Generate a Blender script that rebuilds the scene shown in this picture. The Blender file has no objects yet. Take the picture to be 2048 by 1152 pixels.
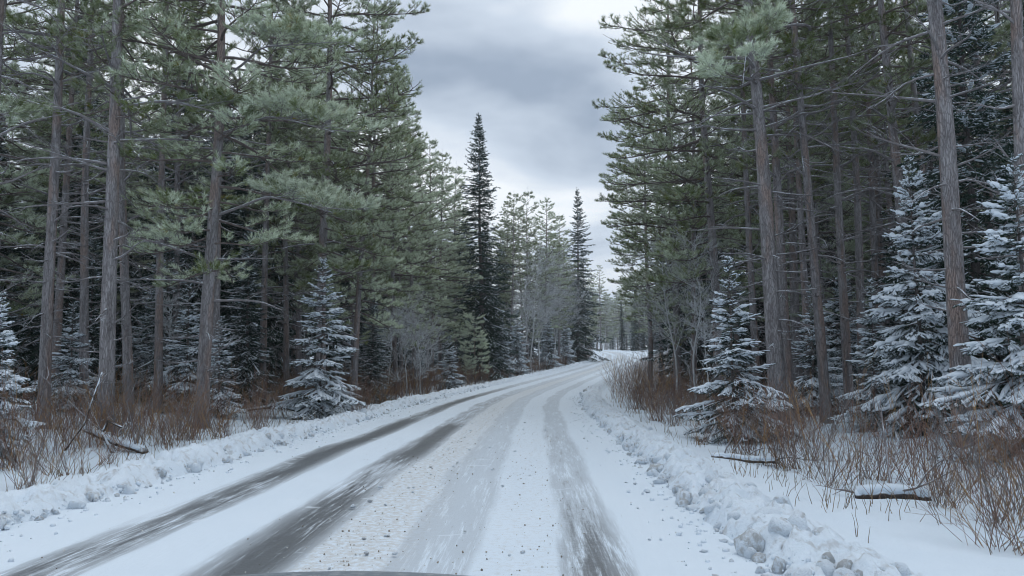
import bpy, math, random
import numpy as np
from mathutils import Vector, Matrix, Euler

sc = bpy.context.scene
COL = sc.collection
rad = math.radians

# ------------------------------------------------------------------ camera
FPX, HORIZON = 1490.0, 735.0            # focal length and horizon row on the 2048 x 1152 photograph
CAM_H = 1.6
PITCH = math.atan((HORIZON - 576) / FPX)
cam_d = bpy.data.cameras.new('camera')
cam = bpy.data.objects.new('camera', cam_d); COL.objects.link(cam)
cam_d.sensor_width = 36.0; cam_d.lens = FPX / 2048 * 36.0
cam_d.clip_start = 0.05; cam_d.clip_end = 3000
cam.location = (0, 0, CAM_H); cam.rotation_euler = (rad(90) + PITCH, 0, 0)
sc.camera = cam
sc.render.resolution_x, sc.render.resolution_y = 1024, 576

# ------------------------------------------------------------------ sky and sun
SUN_EL, SUN_AZ = 58, 20
world = bpy.data.worlds.new('World'); sc.world = world; world.use_nodes = True
wn, wl = world.node_tree.nodes, world.node_tree.links
wn.clear()
def wnode(t, **kw):
    n = wn.new(t)
    for k, v in kw.items(): setattr(n, k, v)
    return n
def wmath(op, a, b=None):
    n = wnode('ShaderNodeMath', operation=op)
    for i, v in enumerate((a, b)):
        if v is None: continue
        if isinstance(v, (int, float)): n.inputs[i].default_value = v
        else: wl.new(v, n.inputs[i])
    return n.outputs[0]
w_out = wnode('ShaderNodeOutputWorld'); w_bg = wnode('ShaderNodeBackground'); w_bg.inputs['Strength'].default_value = 0.1
w_sky = wnode('ShaderNodeTexSky', sky_type='NISHITA'); w_sky.sun_disc = False
w_sky.sun_elevation = rad(SUN_EL); w_sky.sun_rotation = rad(SUN_AZ)
w_tc = wnode('ShaderNodeTexCoord'); w_sep = wnode('ShaderNodeSeparateXYZ'); wl.new(w_tc.outputs['Generated'], w_sep.inputs[0])
w_z = wmath('ADD', wmath('MAXIMUM', w_sep.outputs[2], 0.0), 0.18)
w_cmb = wnode('ShaderNodeCombineXYZ')
wl.new(wmath('DIVIDE', w_sep.outputs[0], w_z), w_cmb.inputs[0]); wl.new(wmath('DIVIDE', w_sep.outputs[1], w_z), w_cmb.inputs[1])
CLOUD_OFFSET = (2.8, -2.64, 0.0)
w_map = wnode('ShaderNodeMapping'); w_map.inputs['Location'].default_value = CLOUD_OFFSET
wl.new(w_cmb.outputs[0], w_map.inputs[0])
w_n1 = wnode('ShaderNodeTexNoise'); w_n1.inputs['Scale'].default_value = 1.25; w_n1.inputs['Detail'].default_value = 5; w_n1.inputs['Roughness'].default_value = 0.48; w_n1.inputs['Distortion'].default_value = 0.25
wl.new(w_map.outputs[0], w_n1.inputs['Vector'])
w_ramp = wnode('ShaderNodeValToRGB')
cr = w_ramp.color_ramp
cr.elements[0].position = 0.35; cr.elements[0].color = (0.33, 0.405, 0.515, 1)
cr.elements[1].position = 0.60; cr.elements[1].color = (0.90, 0.95, 1.0, 1)
e = cr.elements.new(0.49); e.color = (0.60, 0.685, 0.795, 1)
wl.new(w_n1.outputs['Fac'], w_ramp.inputs[0])
w_gain = wnode('ShaderNodeVectorMath', operation='SCALE'); w_gain.inputs['Scale'].default_value = 10.0 * 1.17
wl.new(w_ramp.outputs[0], w_gain.inputs[0])
w_mix = wnode('ShaderNodeMix', data_type='RGBA'); w_mix.inputs[0].default_value = 0.96
wl.new(w_sky.outputs[0], w_mix.inputs[6]); wl.new(w_gain.outputs[0], w_mix.inputs[7])
wl.new(w_mix.outputs[2], w_bg.inputs['Color']); wl.new(w_bg.outputs[0], w_out.inputs['Surface'])

sun_d = bpy.data.lights.new('sun', 'SUN'); sun = bpy.data.objects.new('sun', sun_d); COL.objects.link(sun)
sun_d.energy = 1.0; sun_d.angle = rad(36); sun_d.color = (0.97, 0.98, 1.0)
sun.rotation_euler = (rad(90 - SUN_EL), 0, rad(180 - SUN_AZ))

vs = sc.view_settings
vs.view_transform = 'Standard'; vs.look = 'None'; vs.gamma = 1; vs.exposure = -0.1
sc.render.engine = 'CYCLES'
cy = sc.cycles
cy.max_bounces = 3; cy.diffuse_bounces = 2; cy.use_adaptive_sampling = True; cy.adaptive_threshold = 0.04; cy.glossy_bounces = 2; cy.transmission_bounces = 2; cy.volume_bounces = 0
cy.pixel_filter_type = 'BLACKMAN_HARRIS'; cy.filter_width = 1.05; cy.caustics_reflective = False; cy.caustics_refractive = False
cy.use_denoising = True; cy.denoiser = 'OPENIMAGEDENOISE'; cy.denoising_input_passes = 'RGB_ALBEDO_NORMAL'; cy.denoising_prefilter = 'ACCURATE'

# ------------------------------------------------------------------ helpers
def nrm(a):
    return a / np.maximum(np.linalg.norm(a, axis=-1, keepdims=True), 1e-9)

def P(x, y, d):
    """point of the place seen at photo pixel x, y, d metres up the road"""
    a, b = (x - 1024) / FPX, (576 - y) / FPX
    c, s = math.cos(PITCH), math.sin(PITCH)
    t = d / (c - b * s)
    return np.array([a * t, d, CAM_H + t * (s + b * c)])

def hash2(ix, iy, seed):
    h = (ix * 374761393 + iy * 668265263 + seed * 1442695041) & 0xffffffff
    h = ((h ^ (h >> 13)) * 1274126177) & 0xffffffff
    return ((h ^ (h >> 16)) & 0xffff) / 65535.0
def vnoise(x, y, seed=0):
    x = np.asarray(x, float); y = np.asarray(y, float)
    ix, iy = np.floor(x).astype(np.int64), np.floor(y).astype(np.int64)
    fx, fy = x - ix, y - iy
    fx, fy = fx * fx * (3 - 2 * fx), fy * fy * (3 - 2 * fy)
    a, b = hash2(ix, iy, seed), hash2(ix + 1, iy, seed)
    c, d = hash2(ix, iy + 1, seed), hash2(ix + 1, iy + 1, seed)
    return (a * (1 - fx) + b * fx) * (1 - fy) + (c * (1 - fx) + d * fx) * fy
def fbm(x, y, seed=0, oct=4):
    r, amp, tot = 0, 1.0, 0
    for i in range(oct):
        r = r + amp * vnoise(np.asarray(x) * 2 ** i, np.asarray(y) * 2 ** i, seed + i * 17); tot += amp; amp *= 0.5
    return r / tot
def smooth(a, b, x):
    t = np.clip((x - a) / (b - a), 0, 1); return t * t * (3 - 2 * t)

class Geo:
    """collects triangles, with a colour for each vertex"""
    def __init__(s): s.v, s.f, s.c, s.n = [], [], [], 0
    def add(s, v, f, col=None):
        if len(v) == 0: return
        s.v.append(np.asarray(v, np.float32)); s.f.append(np.asarray(f, np.int64) + s.n); s.n += len(v)
        c = np.ones((len(v), 4), np.float32)
        if col is not None: c[:, :3] = col
        s.c.append(c)
    def mesh(s, name, mat, smooth_shade=True, colours=True, uv=None):
        v, f = np.concatenate(s.v), np.concatenate(s.f)
        me = bpy.data.meshes.new(name)
        me.vertices.add(len(v)); me.vertices.foreach_set('co', v.ravel())
        me.loops.add(f.size); me.loops.foreach_set('vertex_index', f.ravel().astype(np.int32))
        me.polygons.add(len(f)); me.polygons.foreach_set('loop_start', np.arange(0, f.size, 3, dtype=np.int32))
        me.polygons.foreach_set('use_smooth', np.full(len(f), smooth_shade))
        if colours:
            at = me.color_attributes.new('Col', 'FLOAT_COLOR', 'POINT')
            at.data.foreach_set('color', np.concatenate(s.c).ravel())
        if uv is not None:
            l = me.uv_layers.new(name='UVMap'); l.data.foreach_set('uv', uv[f.ravel()].astype(np.float32).ravel())
        me.update(); me.validate()
        me.materials.append(mat)
        return me

def tubes(g, pts, r, sides=4, col=None, flat=1.0, lift=0.0, cap=False):
    """pts (B,P,3), r (B,P)"""
    pts = np.asarray(pts, float); r = np.asarray(r, float)
    if pts.ndim == 2: pts, r = pts[None], r[None]
    if len(pts) == 0: return
    B, Pn, _ = pts.shape
    t = nrm(np.gradient(pts, axis=1))
    ref = np.zeros((B, 1, 3)); vert = np.abs(t[:, :, 2]).mean(1) > 0.85
    ref[:, 0, 2] = ~vert; ref[:, 0, 0] = vert
    u = nrm(np.cross(ref, t)); w = np.cross(t, u)
    a = np.arange(sides) * 2 * np.pi / sides + np.pi / 4
    ring = (np.cos(a)[None, None, :, None] * u[:, :, None, :] + np.sin(a)[None, None, :, None] * w[:, :, None, :] * flat)
    V = pts[:, :, None, :] + ring * r[:, :, None, None]
    V[..., 2] += lift
    idx = np.arange(B * Pn * sides).reshape(B, Pn, sides)
    a0, a1 = idx[:, :-1, :], idx[:, 1:, :]
    b0, b1 = np.roll(a0, -1, 2), np.roll(a1, -1, 2)
    F = np.concatenate([np.stack([a0, b0, b1], -1).reshape(-1, 3), np.stack([a0, b1, a1], -1).reshape(-1, 3)])
    if cap:
        for end, fl in ((0, 1), (-1, 0)):
            for k in range(1, sides - 1):
                tr = np.stack([idx[:, end, 0], idx[:, end, k + (1 if fl else 0)], idx[:, end, k + (0 if fl else 1)]], -1)
                F = np.concatenate([F, tr])
    if col is not None:
        col = np.asarray(col, float)
        if col.ndim == 2: col = np.repeat(col, Pn * sides, 0)
    g.add(V.reshape(-1, 3), F, col)

def blades(g, p, d, n, length, width, th0, th1, spread, rg, colf, up=0.0):
    """n needles round each shoot p -> p + d * spread"""
    N = len(p)
    if N == 0: return
    p = np.repeat(p, n, 0); d = np.repeat(nrm(d), n, 0)
    u = rg.random(N * n)[:, None]
    rp = rg.normal(size=(N * n, 3)); perp = nrm(rp - d * (rp * d).sum(1, keepdims=True))
    th = th0 + (th1 - th0) * rg.random(N * n)[:, None]
    th = th * (1.15 - 0.5 * u)
    dr = d * np.cos(th) + perp * np.sin(th); dr[:, 2] += up; dr = nrm(dr)
    b = p + d * u * (np.repeat(spread, n, 0)[:, None] if np.ndim(spread) else spread)
    L = length * (0.7 + 0.5 * rg.random(N * n)[:, None])
    sd = nrm(np.cross(dr, rg.normal(size=(N * n, 3)))) * width * 0.5
    V = np.stack([b - sd, b + sd, b + dr * L], 1).reshape(-1, 3)
    F = np.arange(N * n * 3).reshape(-1, 3)
    c = colf(N, n, dr, u)
    g.add(V, F, np.repeat(c, 3, 0))

def link(name, me, parent=None, loc=None):
    o = bpy.data.objects.new(name, me); COL.objects.link(o)
    if parent: o.parent = parent
    if loc is not None: o.location = loc
    return o
def tag(o, label=None, cat=None, group=None, kind=None):
    if label: o['label'] = label
    if cat: o['category'] = cat
    if group: o['group'] = group
    if kind: o['kind'] = kind
    return o

# ------------------------------------------------------------------ materials
def mat_new(name):
    m = bpy.data.materials.new(name); m.use_nodes = True
    m.node_tree.nodes.clear(); return m
class NT:
    def __init__(s, m): s.n, s.l = m.node_tree.nodes, m.node_tree.links
    def node(s, t, ins=None, **kw):
        n = s.n.new(t)
        for k, v in kw.items(): setattr(n, k, v)
        for k, v in (ins or {}).items(): s.set(n.inputs[k], v)
        return n
    def set(s, i, v):
        if hasattr(v, 'links') or hasattr(v, 'is_output'): s.l.new(v, i)
        else: i.default_value = v
    def math(s, op, a, b=None, clamp=False):
        n = s.node('ShaderNodeMath', operation=op); n.use_clamp = clamp
        s.set(n.inputs[0], a)
        if b is not None: s.set(n.inputs[1], b)
        return n.outputs[0]
    def step(s, v, a, b):
        n = s.node('ShaderNodeMapRange', interpolation_type='SMOOTHSTEP')
        s.set(n.inputs[0], v); s.set(n.inputs[1], a); s.set(n.inputs[2], b); n.inputs[3].default_value = 0; n.inputs[4].default_value = 1
        return n.outputs[0]
    def mix(s, f, a, b, blend='MIX'):
        n = s.node('ShaderNodeMix', data_type='RGBA', blend_type=blend)
        s.set(n.inputs[0], f)
        for i, c in ((6, a), (7, b)): s.set(n.inputs[i], c if hasattr(c, 'is_output') else (*c, 1))
        return n.outputs[2]
    def noise(s, vec, scale, detail=3, rough=0.5, mapscale=None, w=None):
        if mapscale is not None:
            mp = s.node('ShaderNodeMapping'); mp.inputs['Scale'].default_value = mapscale; s.l.new(vec, mp.inputs[0]); vec = mp.outputs[0]
            if w: mp.inputs['Location'].default_value = (w, w * 1.7, w * 0.3)
        n = s.node('ShaderNodeTexNoise'); n.inputs['Scale'].default_value = scale; n.inputs['Detail'].default_value = detail; n.inputs['Roughness'].default_value = rough
        s.l.new(vec, n.inputs['Vector']); return n.outputs['Fac']
    def finish(s, col, rough=0.8, bump=None, bstr=0.5, bdist=0.02, spec=0.3, sss=None):
        b = s.node('ShaderNodeBsdfPrincipled')
        s.set(b.inputs['Base Color'], col if hasattr(col, 'is_output') else (*col, 1)); s.set(b.inputs['Roughness'], rough)
        b.inputs['Specular IOR Level'].default_value = spec
        if bump is not None:
            bn = s.node('ShaderNodeBump'); bn.inputs['Strength'].default_value = bstr; bn.inputs['Distance'].default_value = bdist
            s.l.new(bump, bn.inputs['Height']); s.l.new(bn.outputs[0], b.inputs['Normal'])
        o = s.node('ShaderNodeOutputMaterial'); s.l.new(b.outputs[0], o.inputs[0])
    def diffuse(s, col):
        b = s.node('ShaderNodeBsdfDiffuse'); s.set(b.inputs[0], col if hasattr(col, 'is_output') else (*col, 1))
        o = s.node('ShaderNodeOutputMaterial'); s.l.new(b.outputs[0], o.inputs[0])

SNOW = (0.77, 0.84, 0.91)

def m_foliage(name):
    m = mat_new(name); t = NT(m)
    a = t.node('ShaderNodeAttribute', attribute_name='Col')
    oi = t.node('ShaderNodeObjectInfo')
    k = t.node('ShaderNodeMapRange'); t.l.new(oi.outputs['Random'], k.inputs[0]); k.inputs[3].default_value = 0.82; k.inputs[4].default_value = 1.18
    hsv = t.node('ShaderNodeHueSaturation', {'Value': k.outputs[0], 'Color': a.outputs['Color']})
    d = t.node('ShaderNodeBsdfDiffuse'); tr = t.node('ShaderNodeBsdfTranslucent'); mx = t.node('ShaderNodeMixShader'); mx.inputs[0].default_value = 0.22
    t.l.new(hsv.outputs[0], d.inputs[0]); t.l.new(hsv.outputs[0], tr.inputs[0]); t.l.new(d.outputs[0], mx.inputs[1]); t.l.new(tr.outputs[0], mx.inputs[2])
    o = t.node('ShaderNodeOutputMaterial'); t.l.new(mx.outputs[0], o.inputs[0]); return m
M_NEEDLE = m_foliage('needles')
M_TWIG = m_foliage('twigs')

def m_bark(name, c0, c1, c2):
    m = mat_new(name); t = NT(m)
    tc = t.node('ShaderNodeTexCoord'); geo = t.node('ShaderNodeNewGeometry'); o = tc.outputs['Object']
    v = t.node('ShaderNodeTexVoronoi'); v.feature = 'DISTANCE_TO_EDGE'; v.inputs['Scale'].default_value = 1
    mp = t.node('ShaderNodeMapping'); mp.inputs['Scale'].default_value = (24, 24, 4.2); t.l.new(o, mp.inputs[0])
    wob = t.noise(o, 6, 3)
    off = t.node('ShaderNodeVectorMath', operation='ADD'); t.l.new(mp.outputs[0], off.inputs[0]); t.l.new(wob, off.inputs[1]); t.l.new(off.outputs[0], v.inputs['Vector'])
    crack = t.step(v.outputs['Distance'], 0.0, 0.16)
    n1 = t.noise(o, 1, 4, 0.6, (9, 9, 1.6)); n2 = t.noise(o, 1, 2, 0.5, (3.0, 3.0, 0.7), 3.0); n3 = t.noise(o, 40, 3, 0.6)
    c = t.mix(t.step(n1, 0.35, 0.65), c0, c1)
    c = t.mix(t.math('MULTIPLY', t.step(n2, 0.46, 0.64), 0.8), c, c2)
    c = t.mix(t.math('MULTIPLY', t.math('SUBTRACT', 1.0, crack), 0.5), c, (0.085, 0.075, 0.073))
    c = t.mix(t.math('MULTIPLY', t.step(n3, 0.5, 0.75), 0.35), c, (0.46, 0.455, 0.47))
    sep = t.node('ShaderNodeSeparateXYZ'); t.l.new(geo.outputs['Normal'], sep.inputs[0])
    c = t.mix(t.step(t.math('ADD', sep.outputs[2], t.math('MULTIPLY', n3, 0.3)), 0.55, 0.85), c, SNOW)
    h = t.math('ADD', crack, t.math('MULTIPLY', n3, 0.6))
    t.finish(c, 0.9, h, 0.8, 0.025, 0.15); return m
M_BARK = m_bark('pine_bark', (0.235, 0.22, 0.225), (0.39, 0.375, 0.385), (0.34, 0.25, 0.215))
M_BARK_DARK = m_bark('spruce_bark', (0.14, 0.125, 0.122), (0.21, 0.19, 0.185), (0.18, 0.145, 0.125))

def m_branch(name, c0, c1, lo=0.35, hi=0.75, amount=0.9):
    m = mat_new(name); t = NT(m)
    geo = t.node('ShaderNodeNewGeometry'); tc = t.node('ShaderNodeTexCoord')
    n = t.noise(tc.outputs['Object'], 7, 3, 0.6); n2 = t.noise(tc.outputs['Object'], 2.1, 2)
    sep = t.node('ShaderNodeSeparateXYZ'); t.l.new(geo.outputs['Normal'], sep.inputs[0])
    c = t.mix(n, c0, c1)
    f = t.step(t.math('ADD', sep.outputs[2], t.math('MULTIPLY', t.math('SUBTRACT', n, 0.5), 1.6)), lo, hi)
    f = t.math('MULTIPLY', f, t.math('MULTIPLY', t.step(n2, 0.36, 0.55), amount))
    t.diffuse(t.mix(f, c, SNOW)); return m
M_BRANCH = m_branch('snowy_branch', (0.16, 0.145, 0.145), (0.28, 0.265, 0.27), 0.25, 0.75, 0.95)
M_LIMB = m_branch('live_limb', (0.105, 0.088, 0.082), (0.20, 0.165, 0.155), 0.5, 0.95, 0.75)
M_LOG = m_branch('snowy_log', (0.06, 0.05, 0.045), (0.12, 0.10, 0.09), -0.1, 0.25, 1.0)
M_FROST = m_branch('frosted_bark', (0.33, 0.335, 0.335), (0.62, 0.63, 0.64), 0.0, 0.6, 0.9)
M_BIRCH = m_branch('birch_bark', (0.42, 0.42, 0.43), (0.62, 0.62, 0.63), 0.6, 1.0, 0.3)

def m_snow(name, dirt=0.0, bump=0.5, dscale=6.0):
    m = mat_new(name); t = NT(m)
    tc = t.node('ShaderNodeTexCoord'); o = tc.outputs['Object']
    n1 = t.noise(o, 1.4, 4, 0.55); n2 = t.noise(o, 22, 4, 0.65); n3 = t.noise(o, dscale, 4, 0.6)
    c = t.mix(n1, (0.655, 0.755, 0.85), (0.74, 0.82, 0.90))
    if dirt: c = t.mix(t.math('MULTIPLY', t.step(n3, 0.5, 0.72), dirt), c, (0.30, 0.275, 0.245))
    t.finish(c, 0.75, t.math('ADD', n2, t.math('MULTIPLY', n1, 0.6)), bump, 0.03, 0.25); return m
M_SNOW = m_snow('snow'); M_BANK = m_snow('ploughed_snow', 0.5, 0.8)
M_PUFF = mat_new('branch_snow'); NT(M_PUFF).diffuse(SNOW)
def m_clump():
    m = mat_new('snow_clump'); t = NT(m)
    tc = t.node('ShaderNodeTexCoord'); oi = t.node('ShaderNodeObjectInfo'); o = tc.outputs['Object']
    n = t.noise(o, 2.2, 4, 0.6); n2 = t.noise(o, 9, 3, 0.6)
    d = t.step(t.math('ADD', n, t.math('MULTIPLY', t.math('SUBTRACT', oi.outputs['Random'], 0.5), 0.35)), 0.46, 0.68)
    c = t.mix(t.math('MULTIPLY', d, 0.62), (0.70, 0.78, 0.86), (0.33, 0.315, 0.29))
    t.finish(c, 0.8, n2, 0.6, 0.05, 0.25); return m
M_CLUMP = m_clump()
M_GRIT = mat_new('grit'); _t = NT(M_GRIT); _a = _t.node('ShaderNodeAttribute', attribute_name='Col'); _t.diffuse(_a.outputs['Color'])

# ------------------------------------------------------------------ the road's course
RW = 3.45                                    # half width between the toes of the ploughed banks
CTRL = np.array([(-2.2, -40), (-1.9, -20), (-1.6, 0), (-1.45, 8), (-1.25, 14), (-1.0, 21), (-0.3, 35), (1.7, 51), (6.4, 74), (12.3, 99), (17.6, 122),
                 (20.2, 143), (19.0, 160), (13.0, 175), (2.0, 187), (-14, 195), (-34, 200), (-60, 203)], float)
def catmull(c, step=0.25):
    out = []
    for i in range(1, len(c) - 2):
        p0, p1, p2, p3 = c[i - 1], c[i], c[i + 1], c[i + 2]
        n = max(2, int(np.linalg.norm(p2 - p1) / step)); t = np.linspace(0, 1, n, endpoint=False)[:, None]
        out.append(0.5 * (2 * p1 + (p2 - p0) * t + (2 * p0 - 5 * p1 + 4 * p2 - p3) * t ** 2 + (3 * p1 - p0 - 3 * p2 + p3) * t ** 3))
    return np.concatenate(out)
ROAD = catmull(CTRL, 0.12)
for _ in range(2):
    k = np.ones(61) / 61; pad = np.pad(ROAD, ((30, 30), (0, 0)), 'edge'); ROAD = np.stack([np.convolve(pad[:, i], k, 'valid') for i in (0, 1)], 1)
R_T = nrm(np.gradient(ROAD, axis=0)); R_N = np.stack([R_T[:, 1], -R_T[:, 0]], 1)      # normal to the right
R_S = np.concatenate([[0], np.cumsum(np.linalg.norm(np.diff(ROAD, axis=0), axis=1))]); R_S -= R_S[np.argmin(np.abs(ROAD[:, 1]))]
PY = np.array([-80, 0, 30, 50, 75, 100, 125, 145, 165, 190, 260, 900]); PZ = np.array([0, 0, 0.0, 0.12, 0.85, 1.85, 3.2, 4.35, 5.3, 5.9, 6.5, 8])
_yy = np.linspace(-80, 900, 3921); _zz = np.convolve(np.pad(np.interp(_yy, PY, PZ), 40, 'edge'), np.ones(81) / 81, 'valid')
def prof(y): return np.interp(y, _yy, _zz)
ROAD_LO = ROAD[::8]; R_N_LO = R_N[::8]
def road_off(x, y):
    """signed distance from the road's middle, right positive"""
    x, y = np.asarray(x, float).ravel(), np.asarray(y, float).ravel(); out = np.empty(len(x))
    for i in range(0, len(x), 20000):
        dx, dy = x[i:i + 20000, None] - ROAD_LO[None, :, 0], y[i:i + 20000, None] - ROAD_LO[None, :, 1]
        j = np.argmin(dx * dx + dy * dy, 1); r = np.arange(len(j))
        out[i:i + 20000] = np.sign(dx[r, j] * R_N_LO[j, 0] + dy[r, j] * R_N_LO[j, 1]) * np.sqrt(dx[r, j] ** 2 + dy[r, j] ** 2)
    return out
def ground_z(x, y):
    x, y = np.asarray(x, float), np.asarray(y, float)
    o = np.abs(road_off(x, y)).reshape(x.shape)
    far = smooth(RW + 0.3, RW + 2.5, o)
    z = prof(y) - 0.10 * smooth(RW + 0.9, RW + 2.6, o) + 0.25 * smooth(7, 16, o)
    z = z + far * (0.13 * (fbm(x * 2.2, y * 2.2, 15, 3) - 0.5) + 0.22 * (fbm(x * 0.35, y * 0.35, 3) - 0.5) + 0.16 * (fbm(x * 1.3, y * 1.3, 9, 3) - 0.45) + 0.05 * (vnoise(x * 5, y * 5, 5) - 0.5))
    z = z + smooth(14, 60, o) * 1.2 * (fbm(x * 0.03, y * 0.03, 21) - 0.4)
    return np.where(o < RW + 0.25, prof(y) - 0.12, z)
def gz(x, y): return float(ground_z(np.array([x]), np.array([y]))[0])

# ground sheet
def spaced(lo, hi, c0, c1, fine, grow):
    a = list(np.arange(c0, c1 + 1e-6, fine)); s = fine
    while a[-1] < hi: s *= grow; a.append(a[-1] + s)
    s = fine
    while a[0] > lo: s *= grow; a.insert(0, a[0] - s)
    return np.array(a)
gx = spaced(-700, 700, -12, 9, 0.19, 1.07); gy = spaced(-120, 900, 4, 26, 0.19, 1.045)
GX, GY = np.meshgrid(gx, gy); GZ = ground_z(GX, GY)
g = Geo(); nx, ny = len(gx), len(gy); I = np.arange(nx * ny).reshape(ny, nx)
q = [I[:-1, :-1].ravel(), I[:-1, 1:].ravel(), I[1:, 1:].ravel(), I[1:, :-1].ravel()]
g.add(np.stack([GX.ravel(), GY.ravel(), GZ.ravel()], 1), np.concatenate([np.stack([q[0], q[1], q[2]], 1), np.stack([q[0], q[2], q[3]], 1)]))
tag(link('snowy_ground', g.mesh('snowy_ground', M_SNOW, colours=False)), kind='structure')

# ------------------------------------------------------------------ road surface
TRACKS = [(-2.15, 0.35), (-0.63, 0.34), (0.78, 0.34), (2.20, 0.29)]
def road_material():
    m = mat_new('snowy_road'); t = NT(m)
    uvn = t.node('ShaderNodeUVMap', uv_map='UVMap'); uv = uvn.outputs[0]
    sp = t.node('ShaderNodeSeparateXYZ'); t.l.new(uv, sp.inputs[0]); u, s = sp.outputs[0], sp.outputs[1]
    streak = t.noise(uv, 1, 5, 0.62, (7.0, 0.55, 1)); fine = t.noise(uv, 1, 5, 0.75, (38, 1.6, 1), 5.0)
    wob = t.noise(uv, 1, 2, 0.5, (0.5, 0.22, 1), 9.0); blot = t.noise(uv, 1, 4, 0.6, (1.2, 0.45, 1), 2.0); grain = t.noise(uv, 45, 4, 0.75)
    grain2 = t.noise(uv, 14, 5, 0.7)
    cs = lambda v, k: t.math('ADD', 0.5, t.math('MULTIPLY', t.math('SUBTRACT', v, 0.5), k))
    fine = cs(fine, 1.5)
    uu = t.math('ADD', u, t.math('MULTIPLY', t.math('SUBTRACT', wob, 0.5), 0.35))
    uu = t.math('ADD', uu, t.math('MULTIPLY', t.math('SUBTRACT', streak, 0.5), 0.26))
    snow = t.mix(blot, (0.635, 0.73, 0.82), (0.71, 0.79, 0.865))
    # sandy, trodden snow between the wheel tracks
    def band(c, w, soft):
        return t.math('SUBTRACT', 1.0, t.step(t.math('ABSOLUTE', t.math('SUBTRACT', uu, c)), w - soft, w + soft))
    sand = t.math('MULTIPLY', band(0.05, 0.45, 0.3), t.step(grain2, 0.36, 0.62))
    sand = t.math('MAXIMUM', sand, t.math('MULTIPLY', band(1.55, 0.45, 0.3), t.math('MULTIPLY', t.step(grain2, 0.46, 0.7), 0.5)))
    c = t.mix(t.math('MULTIPLY', sand, 0.62), snow, (0.47, 0.44, 0.39))
    c = t.mix(t.math('MULTIPLY', t.step(grain, 0.60, 0.70), t.math('ADD', t.math('MULTIPLY', sand, 0.55), 0.10)), c, (0.20, 0.175, 0.14))
    def along(pts):
        r = t.node('ShaderNodeValToRGB'); cr = r.color_ramp
        while len(cr.elements) < len(pts): cr.elements.new(0.5)
        for e, (p, v) in zip(cr.elements, pts): e.position = p / 100; e.color = (v, v, v, 1)
        t.l.new(t.math('MULTIPLY', s, 0.01), r.inputs[0]); return r.outputs[0]
    AL = [along([(0, .58), (7, .60), (12.5, .70), (14.5, 1.0), (19, 1.0), (24, .62), (33, .75), (48, .6), (70, .35), (100, .25)]),
          along([(0, .72), (6, .74), (9, .68), (12, .52), (15, .9), (19, .86), (22, .55), (36, .55), (50, .45), (75, .3), (100, .2)]),
          along([(0, .38), (7, .40), (12, .3), (20, .3), (30, .25), (60, .25), (100, .2)]),
          along([(0, .70), (6, .66), (8.5, .52), (12, .46), (16, .5), (21, .40), (30, .3), (45, .3), (100, .2)])]
    rough = 0.7; wet_all = None
    for (cx, w), al in zip(TRACKS, AL):
        ice = t.math('MULTIPLY', band(cx, w + 0.02, 0.07), t.step(t.math('ADD', streak, t.math('MULTIPLY', t.math('SUBTRACT', fine, 0.5), 0.8)), 0.22, 0.5)); core = band(cx, w * 0.72, 0.15)
        c = t.mix(t.math('MULTIPLY', ice, t.math('ADD', 0.30, t.math('MULTIPLY', al, 0.5))), c, (0.33, 0.365, 0.40))
        thr = t.math('SUBTRACT', 1.0, al)
        wet = t.math('MULTIPLY', core, t.step(t.math('ADD', t.math('MULTIPLY', streak, 0.42), t.math('ADD', t.math('MULTIPLY', fine, 0.40), t.math('MULTIPLY', grain2, 0.18))), thr, t.math('ADD', thr, 0.20)))
        c = t.mix(t.math('MULTIPLY', wet, 0.85), c, t.mix(grain, (0.042, 0.047, 0.052), (0.125, 0.13, 0.135)))
        wet_all = wet if wet_all is None else t.math('MAXIMUM', wet_all, wet)
    # thin ridges of blown snow lying across the tracks
    rid = t.noise(uv, 1, 3, 0.55, (1.8, 3.6, 1), 7.0)
    c = t.mix(t.math('MULTIPLY', t.step(rid, 0.66, 0.72), 0.55), c, (0.70, 0.77, 0.84))
    rg = t.math('SUBTRACT', 0.78, t.math('MULTIPLY', wet_all, 0.42))
    h = t.math('ADD', t.math('MULTIPLY', streak, 0.8), t.math('ADD', t.math('MULTIPLY', grain, 0.35), t.math('MULTIPLY', grain2, 0.6)))
    t.finish(c, rg, h, 0.55, 0.02, 0.3); return m
sel = np.unique(np.concatenate([np.arange(0, len(ROAD), 1)[(ROAD[:, 1] < 30)], np.arange(0, len(ROAD), 5)]))
us = np.arange(-3.95, 3.951, 0.1)
C, N_, S_ = ROAD[sel], R_N[sel], R_S[sel]
UU, SS = np.meshgrid(us, S_)
RX = C[:, None, 0] + N_[:, None, 0] * us; RY = C[:, None, 1] + N_[:, None, 1] * us
RZ = prof(RY) + 0.035 * (1 - (UU / 4) ** 2) + 0.018 * (fbm(UU * 1.6, SS * 0.5, 31) - 0.5) + 0.012 * (fbm(UU * 6, SS * 3, 41) - 0.5)
for cx, w in TRACKS: RZ -= 0.02 * (1 - smooth(w - 0.1, w + 0.12, np.abs(UU - cx)))
RZ += 0.02 * smooth(3.0, 3.5, np.abs(UU)) 
g = Geo(); I = np.arange(UU.size).reshape(UU.shape)
q = [I[:-1, :-1].ravel(), I[:-1, 1:].ravel(), I[1:, 1:].ravel(), I[1:, :-1].ravel()]
g.add(np.stack([RX.ravel(), RY.ravel(), RZ.ravel()], 1), np.concatenate([np.stack([q[0], q[1], q[2]], 1), np.stack([q[0], q[2], q[3]], 1)]))
road = link('road', g.mesh('road', road_material(), colours=False, uv=np.stack([UU.ravel(), SS.ravel()], 1)))
tag(road, kind='structure')

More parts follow.
